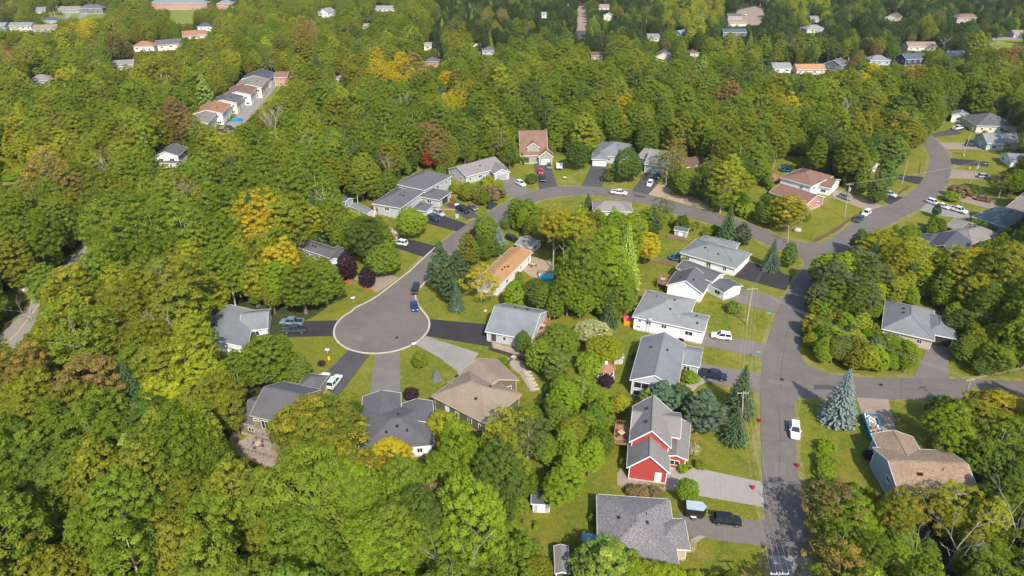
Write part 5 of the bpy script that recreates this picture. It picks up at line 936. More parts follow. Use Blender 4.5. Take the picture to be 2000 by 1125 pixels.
def trunk_geo(h, r, top=.78, limbs=6, rad=.026, mat='bark', seed=0, spread=.55):
    rr = random.Random(seed); V, Fc = [], []; lean = (rr.uniform(-.03, .03)*h, rr.uniform(-.03, .03)*h)
    tube(V, Fc, [(0, 0, -.3), (lean[0]*.2, lean[1]*.2, h*.25), (lean[0]*.6, lean[1]*.6, h*.5), (lean[0], lean[1], h*top)], [h*rad, h*rad*.75, h*rad*.5, h*rad*.15], 6)
    for k in range(limbs):
        a = 2*math.pi*k/limbs + rr.uniform(-.4, .4); z = h*rr.uniform(.3, .6); f = z/(h*top); b0 = (lean[0]*f, lean[1]*f, z); q = rr.uniform(.4, .8)*r
        tube(V, Fc, [b0, (b0[0]+q*spread*math.cos(a), b0[1]+q*spread*math.sin(a), z+h*.1), (b0[0]+q*math.cos(a), b0[1]+q*math.sin(a), z+h*rr.uniform(.16, .26))], [h*rad*.4, h*rad*.25, h*rad*.06], 4)
    return V, Fc, mat
PROTO = {}                                                # style -> list of (crown mesh, trunk mesh, joined mesh, h0, r0)
def add_proto(style, parts, tg, h, r, mat='leaves'):
    i = len(PROTO.setdefault(style, []))
    tm = mesh('trunk', tg[0], tg[1], tg[2])
    PROTO[style].append((leaf_mesh('crown', parts, mat), tm, leaf_mesh('tree', parts, mat, tg), h, r))
def broadleaf(style, seed, h, r, zc=.58, rz=.41, nout=165, nin=34, per=135, cr=(.11, .20), leaf=(.06, .125), shape=1.0, tr={}, zmin=-.75, lump=.22, mat='leaves'):
    global NR
    NR = np.random.default_rng(seed); parts = []
    ph = NR.uniform(0, 6.28, (5, 3)); fr = NR.uniform(1.2, 2.6, (5, 3))
    def env(d): return 1 + lump*sum(np.sin(d@fr[k]*1.3+ph[k, 0]) for k in range(5))/2.2
    cand = unit(nout*9); cand = cand[cand[:, 2] > zmin]; pick = [cand[0]]
    dm = np.linalg.norm(cand-cand[0], axis=1)
    while len(pick) < nout:
        i = int(np.argmax(dm*NR.uniform(.6, 1, len(dm)))); pick.append(cand[i]); dm = np.minimum(dm, np.linalg.norm(cand-cand[i], axis=1))
    D = np.array(pick); rad = NR.uniform(.8, 1.02, nout)
    Din = unit(nin); D = np.concatenate([D, Din]); rad = np.concatenate([rad, NR.uniform(.35, .75, nin)])
    E = env(D)*rad
    k = 1 - (1-shape)*np.clip(D[:, 2], 0, 1)                # <1 narrows the top
    C = np.stack([D[:, 0]*E*r*k*.86, D[:, 1]*E*r*k*.86, h*zc + D[:, 2]*E*h*rz*.9], 1)
    for i in range(len(C)):
        rc = r*NR.uniform(*cr); n = int(per*NR.uniform(.7, 1.2)); d = unit(n); d[:, 2] = np.where(d[:, 2] < -.25, -d[:, 2], d[:, 2])
        out = D[i]*.55; d = d + out; d /= np.linalg.norm(d, axis=1, keepdims=True)
        sh = NR.uniform(.55, 1.0, n)**.6; sub = 1 + .25*np.sin(d@NR.uniform(-7, 7, 3)+1)
        pos = C[i] + d*(sh*sub*rc)[:, None]*np.array([1, 1, .95])
        nor = d*.9 + np.array([0, -.08, .3]) + unit(n)*.5; nor /= np.linalg.norm(nor, axis=1, keepdims=True)
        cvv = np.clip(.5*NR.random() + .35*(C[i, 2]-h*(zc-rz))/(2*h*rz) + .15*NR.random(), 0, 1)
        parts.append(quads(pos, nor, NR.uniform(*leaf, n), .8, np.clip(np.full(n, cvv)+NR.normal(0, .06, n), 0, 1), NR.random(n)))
    add_proto(style, parts, trunk_geo(h, r, seed=seed, **tr), h, r, mat)
for s in range(7): broadleaf('maple', 100+s, 14.5, 4.6 + .25*(s % 3), shape=.85, nout=150+15*(s % 3), lump=.16+.05*(s % 3))
for s in range(3): broadleaf('tall', 120+s, 17, 3.7, .66, .33, 110, 20, 100, (.14, .25), (.075, .14), shape=.8, tr=dict(mat='bark_pale', rad=.014, top=.86), lump=.3)
for s in range(2): broadleaf('bole', 125+s, 18, 4.2, .78, .21, 110, 20, 100, (.14, .25), (.075, .14), shape=.85, zmin=-.9, tr=dict(mat='bark_pale', rad=.0125, top=.9, limbs=4), lump=.3)
for s in range(2): broadleaf('thin', 130+s, 14, 4.2, .62, .36, 85, 10, 58, (.12, .22), (.07, .14), tr=dict(mat='bark_dead', rad=.018, limbs=11, top=.9), lump=.35)
for s in range(2): broadleaf('oval', 140+s, 9, 3.0, .54, .46, 120, 20, 100, (.14, .24), (.075, .14), shape=.62, zmin=-.95, lump=.08)
for s in range(2): broadleaf('round', 150+s, 10, 5.2, .55, .44, 190, 24, 100, (.10, .18), (.08, .15), shape=.95, zmin=-.85, lump=.07)
for s in range(3): broadleaf('shrub', 160+s, 3.0, 2.0, .48, .5, 40, 6, 90, (.26, .4), (.09, .16), zmin=-.6, lump=.2, tr=dict(limbs=3, rad=.03))
def conifer(style, seed, h, r, lay, nb0, nb1, droop, sp, pw=.85, mat='needles', z0=.05, tiers=1.0, jit=.12, per=7):
    global NR
    NR = np.random.default_rng(seed); pos, nor, sz, spin, cv, lv = [], [], [], [], [], []
    for L in range(lay):
        t = (L+.5)/lay; R0 = r*(1-t)**pw*NR.uniform(1-jit, 1+jit) + .12; n = int(nb1 + (nb0-nb1)*(1-t)); a0 = NR.uniform(0, 6.28)
        for b in range(n):
            a = a0 + 2*math.pi*b/n + NR.normal(0, .12); R = R0*NR.uniform(.8, 1.08); c_, s_ = math.cos(a), math.sin(a); bc = NR.random(); k = max(3, int(per*(R/r)+2))
            for j in range(k):
                f = (j+.6)/k; rr = R*f; z = h*(z0 + (1-z0)*t) - droop*R*f**1.2 + .18*R*f**3
                for q in range(2):
                    pos.append((c_*rr + NR.normal(0, .1)*R*.35*f, s_*rr + NR.normal(0, .1)*R*.35*f, z + NR.normal(0, .05)*R*.5)); nn = np.array([c_*.45, s_*.45, .85]) + NR.normal(0, .3, 3); nor.append(nn/np.linalg.norm(nn))
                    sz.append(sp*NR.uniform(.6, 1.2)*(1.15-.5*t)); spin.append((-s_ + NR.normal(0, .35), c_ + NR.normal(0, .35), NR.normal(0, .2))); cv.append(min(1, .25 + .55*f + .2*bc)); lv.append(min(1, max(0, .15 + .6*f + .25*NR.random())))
    sp_ = np.array(spin); parts = [quads(np.array(pos), np.array(nor), np.array(sz), .5, np.array(cv), np.array(lv), sp_)]
    V, Fc = [], []; tube(V, Fc, [(0, 0, -.3), (0, 0, h*.5), (0, 0, h*.98)], [h*.022, h*.013, .02], 6); add_proto(style, parts, (V, Fc, 'bark'), h, r, mat)
for s in range(3): conifer('spruce', 200+s, 12, 3.2, 40, 22, 7, .26, .21, .82, per=9, jit=.09)
for s in range(2): broadleaf('pine', 210+s, 12, 3.6, .5, .5, 130, 20, 110, (.12, .2), (.07, .14), shape=.38, zmin=-.95, lump=.12, mat='needles')
for s in range(1): conifer('fine', 220+s, 8.5, 2.2, 34, 18, 6, .28, .17, .8, jit=.05, per=8)
def bare(seed, h, dens=1.0, mat='bark_dead'):
    rr = random.Random(seed); V, Fc = [], []
    def br(p, d, ln, rad, lv):
        q = p + d*ln*.5 + Vector((rr.uniform(-1, 1), rr.uniform(-1, 1), rr.uniform(0, .6)))*ln*.06; e = q + (d + Vector((0, 0, .12))).normalized()*ln*.5
        tube(V, Fc, [p, q, e], [rad, rad*.75, rad*.5], 5 if lv < 2 else 3, False)
        if lv >= 4: return
        for k in range(rr.choice([2, 3, 3]) if lv else 5):
            a = rr.uniform(0, 6.28); t = rr.uniform(.35, .75); nd = (d*math.cos(t) + (Vector((math.cos(a), math.sin(a), .25)))*math.sin(t)).normalized(); st = p + (e-p)*rr.uniform(.45, 1)
            br(st, nd, ln*rr.uniform(.5, .72), rad*.5, lv+1)
    br(Vector((0, 0, -.2)), Vector((rr.uniform(-.05, .05), rr.uniform(-.05, .05), 1)).normalized(), h*.5, h*.013, 0)
    cut = int(len(Fc)*.25); V1, F1 = V, Fc[:14]; F2 = Fc[14:]
    tm = mesh('trunk', V1, F1, mat); cm = mesh('branches', V, F2, mat)
    PROTO.setdefault('bare', []).append((cm, tm, mesh('bare', V, Fc, mat), h, h*.3))
for s in range(3): bare(300+s, 12)
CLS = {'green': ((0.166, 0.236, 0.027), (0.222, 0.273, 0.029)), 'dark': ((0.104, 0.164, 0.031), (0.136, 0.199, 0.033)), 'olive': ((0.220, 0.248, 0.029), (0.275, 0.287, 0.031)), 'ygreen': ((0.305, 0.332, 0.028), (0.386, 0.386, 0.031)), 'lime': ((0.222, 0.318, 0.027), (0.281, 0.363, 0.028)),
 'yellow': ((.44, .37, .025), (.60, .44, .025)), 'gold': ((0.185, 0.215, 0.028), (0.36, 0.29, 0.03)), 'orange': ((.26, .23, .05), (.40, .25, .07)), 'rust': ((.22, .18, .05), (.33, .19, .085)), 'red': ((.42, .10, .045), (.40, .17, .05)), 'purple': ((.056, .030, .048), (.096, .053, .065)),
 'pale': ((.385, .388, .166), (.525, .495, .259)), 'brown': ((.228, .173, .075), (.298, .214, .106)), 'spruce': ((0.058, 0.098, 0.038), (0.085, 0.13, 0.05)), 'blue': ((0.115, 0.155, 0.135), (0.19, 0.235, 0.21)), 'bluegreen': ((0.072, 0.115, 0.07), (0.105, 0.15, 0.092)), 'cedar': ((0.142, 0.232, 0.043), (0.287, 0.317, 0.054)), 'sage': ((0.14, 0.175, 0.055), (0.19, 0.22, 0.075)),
 'amber': ((.29, .265, .028), (.52, .37, .03)), 'deep': ((.058, .095, .024), (.085, .122, .028)), 'bare': ((.3, .26, .22), (.3, .26, .22))}  # deep: leaf green darkened to carry cloud shade in its colour
DESC = {'green': 'mid green', 'dark': 'deep green', 'olive': 'olive green', 'ygreen': 'yellow-green', 'lime': 'bright green', 'yellow': 'bright yellow', 'gold': 'green and gold', 'orange': 'orange-tinged', 'rust': 'rust-brown', 'red': 'scarlet', 'purple': 'purple-leaved', 'pale': 'pale cream-green', 'brown': 'dull brown', 'spruce': 'dark green', 'blue': 'silvery blue', 'bluegreen': 'blue-green', 'cedar': 'dark olive', 'sage': 'grey-green', 'bare': 'bare grey', 'amber': 'amber yellow', 'deep': 'shade-darkened green'}
def jitc(c, r): 
    k = r.uniform(.8, 1.2); return tuple(x*k*r.uniform(.92, 1.08) for x in c)
CONF = {'spruce', 'pine', 'fine'}
def put_tree(style, x, y, h, r, cls, label, group=None, rr=RNG):
    cm, tm, jm, h0, r0 = rr.choice(PROTO[style])
    nm = {'spruce': 'spruce_tree', 'fine': 'spruce_tree', 'pine': 'pine_tree', 'shrub': 'shrub', 'bare': 'bare_tree', 'oval': 'oval_tree'}.get(style, 'broadleaf_tree')
    root = thing(nm, label, 'shrub' if style == 'shrub' else 'tree', (x, y, 0), rr.uniform(0, 6.28), group); root.scale = (r/r0, r/r0, h/h0)
    c = inst('crown' if style != 'bare' else 'branches', cm, root)
    if style == 'bare': c['kind'] = 'stuff'
    inst('trunk', tm, root)
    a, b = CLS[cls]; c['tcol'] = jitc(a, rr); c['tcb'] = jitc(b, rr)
    TREES.append((x, y, r)); return root
TREES = []
# style, base px, height, radius, colour, label[, group]
MAN = [
 ('spruce', 1632, 822, 12.5, 3.7, 'blue', 'tall silvery blue spruce at the corner of the junction'), ('fine', 892, 606, 8.6, 2.2, 'bluegreen', 'neat conical blue-green spruce on the lawn below the tall firs'), ('fine', 853, 743, 3.0, 1.1, 'blue', 'tiny blue spruce on the lawn beside the drab green house'),
 ('pine', 866, 578, 15.5, 3.6, 'spruce', 'tallest dark fir in the clump beside the street neck'), ('pine', 897, 574, 12.5, 3.5, 'spruce', 'broad dark fir next to the tallest one'), ('pine', 882, 592, 9, 3.0, 'spruce', 'lower dark fir in front of the tall pair'), ('oval', 922, 520, 9, 2.6, 'cedar', 'dark olive tree between the firs and the orange roof'),
 ('maple', 915, 530, 12, 2.8, 'gold', 'gold-topped narrow tree behind the tall firs'), ('shrub', 937, 478, 5.5, 3.4, 'purple', 'purple spreading shrub beside the blue spruces'), ('round', 950, 478, 9.5, 4.0, 'green', 'green maple between the purple shrub and the blue spruces'), ('spruce', 975, 492, 8, 3.0, 'blue', 'bushy silver-blue spruce beside the black car'), ('spruce', 962, 478, 8, 2.8, 'blue', 'slim blue spruce behind the bushy one'),
 ('oval', 1030, 448, 10, 4.2, 'green', 'large green oval tree by the street bend opposite the green car'), ('oval', 1008, 432, 8, 3.2, 'green', 'smaller green tree beside the street bend'), ('spruce', 986, 444, 5.5, 2.2, 'bluegreen', 'small blue spruce at the inner street bend'),
 ('spruce', 1417, 476, 12.5, 3.6, 'spruce', 'tall dark spruce beside the curved street near the junction'), ('pine', 1446, 478, 7, 3.2, 'spruce', 'rounded dark pine next to the tall street spruce'), ('spruce', 1503, 527, 9.5, 3.0, 'bluegreen', 'blue spruce on the corner island lawn'), ('oval', 1537, 523, 8, 2.4, 'cedar', 'olive cedar beside the corner blue spruce'), ('fine', 1190, 635, 9, 2.3, 'spruce', 'dark conical spruce behind the pink play tent'),
 ('fine', 1432, 862, 8, 2.6, 'spruce', 'neat dark spruce with red mulch ring on the front lawn'), ('pine', 1372, 838, 9, 4.3, 'bluegreen', 'wide blue-green pine beside the red house'), ('spruce', 1440, 808, 12, 3.3, 'spruce', 'tall spruce beside the navy pickup'), ('pine', 1293, 806, 7.5, 3.6, 'bluegreen', 'blue-green pine before the covered gable balcony'), ('pine', 1322, 800, 6.5, 3.0, 'spruce', 'dark pine between two yards north of the red house'), ('pine', 1262, 800, 5, 2.0, 'cedar', 'low olive conifer behind the red house'),
 ('spruce', 1608, 352, 14, 3.0, 'spruce', 'tall dark spruce screening the white house'), ('spruce', 1641, 356, 14, 3.2, 'spruce', 'second tall dark spruce before the white house'), ('pine', 1598, 345, 9, 2.8, 'spruce', 'shorter spruce behind the brown split-level house'), ('spruce', 1148, 407, 5.5, 2.0, 'spruce', 'small spruce on the loop lawn beside the pale outbuilding'), ('fine', 876, 898, 6, 1.5, 'blue', 'pale blue young spruce beside the wavy-roofed bungalow'), ('fine', 893, 902, 6, 1.4, 'blue', 'pale blue young spruce next to its twin in the shade'),
 ('oval', 1678, 375, 13, 2.8, 'green', 'narrow green tree east of the white screened house'), ('oval', 1722, 372, 11, 4.0, 'cedar', 'dense dark olive tree beside the short black driveway'), ('oval', 1708, 398, 9, 3.5, 'cedar', 'bushy olive tree above the transformer pole lines'), ('thin', 1697, 372, 9, 2.5, 'orange', 'thin orange tree between dark olive ones'),
 ('oval', 681, 549, 9, 2.9, 'purple', 'larger purple maple over a red mulch ring'), ('oval', 719, 562, 6.4, 2.4, 'purple', 'smaller purple maple with pale trunk'), ('shrub', 803, 778, 2.2, 1.5, 'purple', 'dark red round bush between two roof wings'), ('shrub', 1183, 752, 2.2, 1.5, 'purple', 'dark plum bush in front of the gazebo'), ('shrub', 629, 713, .9, .8, 'purple', 'tiny dark plum bush on the lawn'),
 ('round', 1127, 331, 11, 5.2, 'dark', 'big round maple west of the white garage door'), ('round', 1222, 356, 12.5, 5.9, 'dark', 'big round maple east of the white garage door'), ('round', 806, 464, 9.5, 5.0, 'lime', 'round pale green tree before the large grey house'), ('round', 752, 538, 9, 5.2, 'green', 'round green tree on the corner by the gravel pad'), ('shrub', 1188, 354, 4, 2.3, 'dark', 'rounded dark shrub at the driveway mouth of the white garage'), ('shrub', 1038, 358, 3.4, 2.0, 'dark', 'dark shrub on the lawn beside the red car'), ('shrub', 1020, 318, 4, 2.0, 'green', 'shrub at the corner of the steep brown roof'),
 ('maple', 598, 612, 13.5, 6.2, 'green', 'broad maple at the lawn edge above the black driveway'), ('maple', 640, 598, 12, 5.4, 'green', 'leafy maple hiding the dark-roofed bungalow'), ('maple', 560, 600, 13, 5.5, 'lime', 'bright maple beside the white bungalow'), ('maple', 535, 762, 13.5, 6.0, 'green', 'broad green tree in front of the white bungalow with blue-grey roof'), ('maple', 580, 752, 7.5, 3.6, 'cedar', 'olive tree beside the white vans'), ('maple', 625, 905, 14.5, 7.4, 'gold', 'great green and gold tree beside the olive two-storey house'), ('maple', 590, 890, 11, 5.0, 'olive', 'olive tree against the stone terrace'), ('maple', 672, 880, 11, 4.6, 'gold', 'golden tree beside the wavy-roofed bungalow'),
 ('maple', 766, 926, 8.5, 4.0, 'yellow', 'bright yellow maple under the eave of the wavy-roofed bungalow'), ('shrub', 866, 850, 4.5, 3.2, 'ygreen', 'yellow-green shrub behind the drab green house'), ('shrub', 893, 860, 4.2, 2.4, 'lime', 'bright shrub at the corner of the drab green house'), ('bare', 605, 950, 10, 5, 'bare', 'sprawling leafless tree behind the stone terrace'), ('thin', 700, 990, 14, 5.5, 'gold', 'thinning golden tree in the wood behind the yellow maple'), ('thin', 998, 886, 10, 4.4, 'ygreen', 'thin olive tree leaning against the tan roof'), ('thin', 1030, 900, 10, 4.6, 'sage', 'grey-green thin tree behind the tan-roofed house'), ('maple', 820, 1060, 13, 5.0, 'brown', 'dull brown tree in the wood behind the wavy-roofed bungalow'),
 ('maple', 1532, 447, 11.5, 6.2, 'amber', 'large green and gold maple before the brick front'), ('tall', 1412, 408, 18, 4.6, 'ygreen', 'tall yellow-green maple beside the tan gravel lot'), ('tall', 1440, 402, 13, 4.0, 'ygreen', 'yellow-green maple next to the tall one by the lawn'), ('maple', 1380, 400, 14, 4.6, 'dark', 'dark maple above the tan gravel lot'), ('maple', 1335, 385, 10, 5.0, 'green', 'green tree in front of the brown-roofed white bungalow'), ('thin', 1312, 350, 16, 5.2, 'orange', 'tall thin golden-orange birch above the slate-blue house'), ('thin', 1300, 362, 13, 4.5, 'gold', 'golden tree before the tan gravel lot'),
 ('bole', 1080, 528, 18, 4.2, 'amber', 'gold-crowned tall tree with bare pale trunk behind the small garage'), ('bole', 1100, 534, 18, 4.0, 'amber', 'second gold-crowned tall tree with bare trunk'), ('bole', 1122, 540, 19, 4.6, 'ygreen', 'tall yellow-green tree with long bare trunk in the middle yard'), ('bole', 1133, 546, 18, 4.2, 'amber', 'tall golden tree beside the bare-trunked group'), ('maple', 1258, 516, 10, 4.4, 'yellow', 'bright yellow tree above the lawn of the white bungalows'), ('thin', 1165, 540, 14, 4, 'rust', 'brownish thinning tree in the middle wood'), ('thin', 1292, 440, 9, 3.6, 'sage', 'grey-green willow beside the curved street'), ('spruce', 1278, 445, 7, 2.2, 'bluegreen', 'blue-green spruce by the grey-green willow'),
 ('maple', 1090, 606, 8.5, 4.2, 'dark', 'dark green tree beside the wooden deck'), ('maple', 1052, 600, 7.5, 4.2, 'dark', 'dark green tree below the turquoise pool'), ('maple', 1120, 590, 10, 4.5, 'dark', 'deep green tree behind the pale cream-green one'), ('round', 1158, 664, 4.6, 4.4, 'pale', 'pale cream-green variegated tree with flat crown'), ('round', 1178, 705, 6, 4.4, 'ygreen', 'yellow-green tree behind the gazebo'), ('shrub', 1152, 728, 4, 3.0, 'lime', 'bright green bush beside the gazebo'), ('oval', 1053, 728, 8.6, 3.2, 'green', 'dense oval tree on the slope beside the stone steps'), ('oval', 1085, 748, 8.4, 3.2, 'cedar', 'oval tree with yellowing tip beside its twin'), ('round', 1092, 700, 8.5, 4.6, 'green', 'round green maple behind the twin oval trees'), ('fine', 1067, 776, 3.2, .8, 'spruce', 'slim little cypress on the slope'), ('oval', 1022, 690, 6, 2, 'dark', 'dark conical shrub by the paved side path'),
 ('round', 1339, 978, 4.6, 2.1, 'lime', 'small bright round tree between two driveways'), ('shrub', 1614, 880, 2.0, 1.6, 'lime', 'first of three clipped bushes in a row on the big lawn'), ('shrub', 1609, 910, 2.0, 1.7, 'lime', 'middle of three clipped bushes on the big lawn'), ('shrub', 1610, 932, 1.9, 1.6, 'lime', 'last of three clipped bushes on the big lawn'), ('shrub', 1622, 972, 3.0, 2.2, 'dark', 'dark bush beyond the row of three'), ('shrub', 1602, 970, 3.0, 1.8, 'dark', 'dark bush at the road edge by the rust tree'),
 ('round', 1838, 828, 6, 3.6, 'dark', 'dense dark round tree beside the east road pole'), ('maple', 1930, 862, 11, 6.4, 'amber', 'big yellow and green maple beside the east road'), ('maple', 1895, 872, 10, 5.2, 'olive', 'olive maple shading the lawn of the totem post'), ('thin', 1612, 1050, 10.5, 4.8, 'rust', 'rust-red thinning tree at the road edge'), ('maple', 1640, 1060, 9, 4.5, 'lime', 'bright green tree behind the rust-red one'), ('thin', 1625, 1180, 10, 5, 'orange', 'orange tree at the near end of the road'), ('thin', 1800, 1035, 8, 4.0, 'gold', 'half-bare golden tree against the mottled brown roof'), ('thin', 1850, 1030, 9, 4, 'ygreen', 'spindly yellow-green tree by the mottled brown roof'),
 ('maple', 842, 336, 9.5, 2.9, 'red', 'scarlet maple behind the large grey house'), ('shrub', 1622, 645, 4.5, 2.2, 'orange', 'orange sumac at the edge of the east wood'), ('oval', 1593, 615, 9, 4.0, 'sage', 'grey-green tree overhanging the main road'), ('oval', 1615, 590, 12, 5.0, 'sage', 'tall grey-green tree at the junction'), ('oval', 1660, 545, 10, 3.8, 'sage', 'narrow grey-green tree at the junction corner'), ('oval', 1672, 500, 8.5, 2.8, 'sage', 'slender grey-green poplar beside the road'), ('maple', 1745, 560, 14, 5.2, 'ygreen', 'tall yellow-green tree beside the bare grey pole'),
 ('maple', 1890, 560, 11.5, 5.6, 'yellow', 'bright yellow maple before the dark brown house'), ('thin', 1950, 385, 9, 5, 'gold', 'mustard tree before the white bungalow'), ('shrub', 1868, 385, 4, 3.2, 'brown', 'brownish thicket bush beside the lamp pole'), ('shrub', 1890, 380, 3.6, 3, 'dark', 'dark thicket bush beside the lamp pole'), ('oval', 1825, 425, 5, 1.4, 'spruce', 'thin cypress between the white parked vehicles'), ('shrub', 1855, 392, 3, 2.6, 'lime', 'bright hedge bush behind the white pickup'),
 ('shrub', 945, 395, 4.5, 3.6, 'brown', 'brown twiggy thicket on the lawn below the weathered roof'), ('shrub', 965, 388, 4.2, 3.4, 'brown', 'brown twiggy thicket beside the street bend'), ('shrub', 925, 385, 3.8, 3, 'brown', 'brown twiggy thicket near the large grey house'), ('shrub', 1432, 610, 2.6, 1.8, 'cedar', 'round olive bush on the lawn by the utility pole'), ('shrub', 1349, 745, 2.0, 1.6, 'lime', 'bright green shrub at the bay of the grey bungalow'), ('shrub', 1340, 742, 2.2, 1.4, 'gold', 'yellow-green shrub beside the grey bungalow window'), ('shrub', 1351, 885, 1.8, 1.4, 'pale', 'cream hydrangea by the red house porch'), ('shrub', 1352, 838, 1.6, 1.3, 'pale', 'pale hosta bed behind the red house porch'), ('shrub', 1333, 918, 1.6, 1.2, 'lime', 'low green bush at the red house steps'), ('shrub', 1367, 913, 1.3, 1.0, 'green', 'little green bush on the pale driveway island'),
 ('shrub', 1235, 966, 1.7, 1.2, 'brown', 'brown clipped globe bush behind the speckled roof', 'clipped globe bushes'), ('shrub', 1256, 967, 1.7, 1.2, 'brown', 'brown clipped globe bush behind the speckled roof', 'clipped globe bushes'), ('shrub', 1277, 968, 1.7, 1.2, 'brown', 'brown clipped globe bush behind the speckled roof', 'clipped globe bushes'),
 ('oval', 821, 718, 4.2, 1.8, 'green', 'lone oval shrub beside the straight driveway'), ('thin', 940, 590, 10, 4.4, 'yellow', 'yellow leafy tree at the gable of the orange-roofed house'), ('oval', 1210, 805, 4.2, 2.2, 'ygreen', 'clipped yellow-green bush west of the balcony bungalow'), ('pine', 1180, 1160, 10, 5.6, 'cedar', 'broad olive fir at the near edge before the speckled roof'), ('maple', 1270, 1185, 8.5, 4.6, 'ygreen', 'yellow-green maple before the speckled roof'), ('maple', 1300, 1175, 7, 3.6, 'lime', 'bright maple at the porch corner of the speckled roof'), ('maple', 1225, 1180, 8.5, 4.2, 'lime', 'bright green maple beside the near fir'),
 ('bare', 165, 425, 11, 4, 'bare', 'leafless tree with pale trunk beside the country road'), ('bare', 355, 500, 10, 4, 'bare', 'leafless tree deep in the western wood'), ('bare', 645, 262, 13, 4, 'bare', 'leafless grey tree in the wood beyond the row houses'), ('bare', 1840, 1120, 13, 4.5, 'bare', 'leafless tree in the near thicket'), ('bare', 1955, 1090, 14, 5, 'bare', 'pale forked leafless tree in the near thicket'), ('bare', 1105, 190, 12, 4, 'bare', 'leafless tree in the maple wood'), ('bare', 440, 410, 11, 4, 'bare', 'leafless tree in the western wood near the white house'),
 ('bare', 120, 590, 8, 4, 'bare', 'leafless shrubby tree over the country road'), ('bare', 65, 640, 8, 4, 'bare', 'leafless brush beside the country road'), ('bare', 1340, 230, 12, 4, 'bare', 'leafless tree behind the curved street'), ('bare', 380, 205, 16, 4, 'bare', 'tall leafless trunk behind the row houses'),
]
for m_ in MAN:
    st, px, py, h, r, cl, lb = m_[:7]; g = G(px, py); put_tree(st, g.x, g.y, h, r, cl, lb, m_[7] if len(m_) > 7 else None)
# ------------------------------------------------------------------ the woods
AUT = [(120, 150, 14, 'yellow'), (30, 260, 40, 'ygreen'), (60, 300, 24, 'yellow'), (100, 335, 26, 'orange'), (150, 392, 10, 'orange'), (15, 110, 22, 'orange'), (500, 430, 26, 'yellow'), (550, 500, 22, 'yellow'), (620, 392, 30, 'ygreen'), (455, 282, 26, 'ygreen'), (160, 300, 24, 'gold'), (690, 130, 24, 'gold'), (775, 132, 30, 'yellow'), (735, 132, 14, 'yellow'), (815, 140, 20, 'orange'),
 (885, 178, 34, 'yellow'), (905, 165, 20, 'gold'), (895, 75, 26, 'gold'), (965, 35, 16, 'orange'), (1215, 215, 22, 'yellow'), (1085, 262, 20, 'orange'), (1580, 15, 34, 'ygreen'), (1690, 105, 22, 'brown'), (1810, 65, 22, 'gold'), (1980, 100, 34, 'orange'), (1785, 135, 20, 'orange'), (1695, 150, 14, 'yellow'), (1805, 240, 22, 'gold'), (480, 940, 26, 'yellow'), (170, 745, 30, 'rust'), (270, 760, 26, 'rust'), (250, 830, 34, 'gold'), (60, 740, 22, 'orange'),
 (820, 130, 12, 'orange'), (600, 68, 22, 'orange'), (320, 150, 34, 'gold'), (340, 245, 30, 'rust'), (300, 165, 14, 'ygreen'), (1690, 240, 24, 'gold'), (1530, 205, 14, 'yellow'), (1880, 545, 40, 'ygreen'), (1960, 530, 40, 'gold'), (1640, 450, 0, 'sage'), (840, 255, 20, 'rust'), (1420, 185, 14, 'rust'), (170, 60, 20, 'yellow'), (155, 58, 12, 'yellow'), (1260, 660, 0, 'lime'), (710, 835, 26, 'gold'), (400, 790, 60, 'olive'), (380, 690, 50, 'ygreen'), (330, 770, 34, 'ygreen'), (1150, 880, 26, 'yellow'), (1120, 900, 60, 'lime'), (1130, 790, 60, 'lime'), (1900, 1010, 50, 'ygreen'), (1780, 990, 40, 'gold'), (1350, 5, 60, 'ygreen'), (780, 225, 60, 'green'), (1060, 470, 40, 'gold'), (1200, 490, 50, 'lime'), (460, 840, 0, 'lime'), (160, 480, 40, 'ygreen'), (120, 560, 30, 'gold'), (150, 590, 24, 'gold')]
rr = np.random.default_rng(5)
cx, cy = [], []
y = 46.0
while y < 1010:
    sp = 5.5 if y < 110 else 6.0 if y < 210 else 7.2 if y < 380 else 8.6
    hw = (y*cD + CAMH*sD)*1000/FOC*1.03 + 16; n = int(2*hw/sp)
    cx.append(-hw + (np.arange(n)+rr.random(n)*.95)*sp); cy.append(y + rr.uniform(-.48, .48, n)*sp); y += sp*.9
NU = len(np.concatenate(cx)); y = 46.0
while y < 330:                                            # lower trees filling the gaps of the canopy
    sp = 5.2; hw = (y*cD + CAMH*sD)*1000/FOC*1.03 + 16; n = int(2*hw/sp)
    cx.append(-hw + (np.arange(n)+rr.random(n)*.95)*sp); cy.append(y + rr.uniform(-.48, .48, n)*sp); y += sp*.95
X, Y = np.concatenate(cx), np.concatenate(cy); N = len(X)
ok = np.ones(N, bool)
def inpoly(x, y, q):
    ins = np.zeros(len(x), bool)
    for i in range(len(q)):
        (xa, ya), (xb, yb) = q[i], q[i-1]
        if ya != yb: ins ^= ((ya > y) != (yb > y)) & (x < (xb-xa)*(y-ya)/(yb-ya) + xa)
    return ins
for q in NOGO:
    A_ = np.array(q); b0, b1 = A_.min(0)-2.5, A_.max(0)+2.5
    idx = np.where(ok & (X > b0[0]) & (X < b1[0]) & (Y > b0[1]) & (Y < b1[1]))[0]
    if len(idx):
        bad = np.zeros(len(idx), bool)
        for ex, ey in ((0, 0), (1.6, 0), (-1.6, 0), (0, 1.6), (0, -1.6)): bad |= inpoly(X[idx]+ex, Y[idx]+ey, q)
        ok[idx[bad]] = False
for x, y, r in TREES:
    ok &= (X-x)**2 + (Y-y)**2 > (r*.62)**2
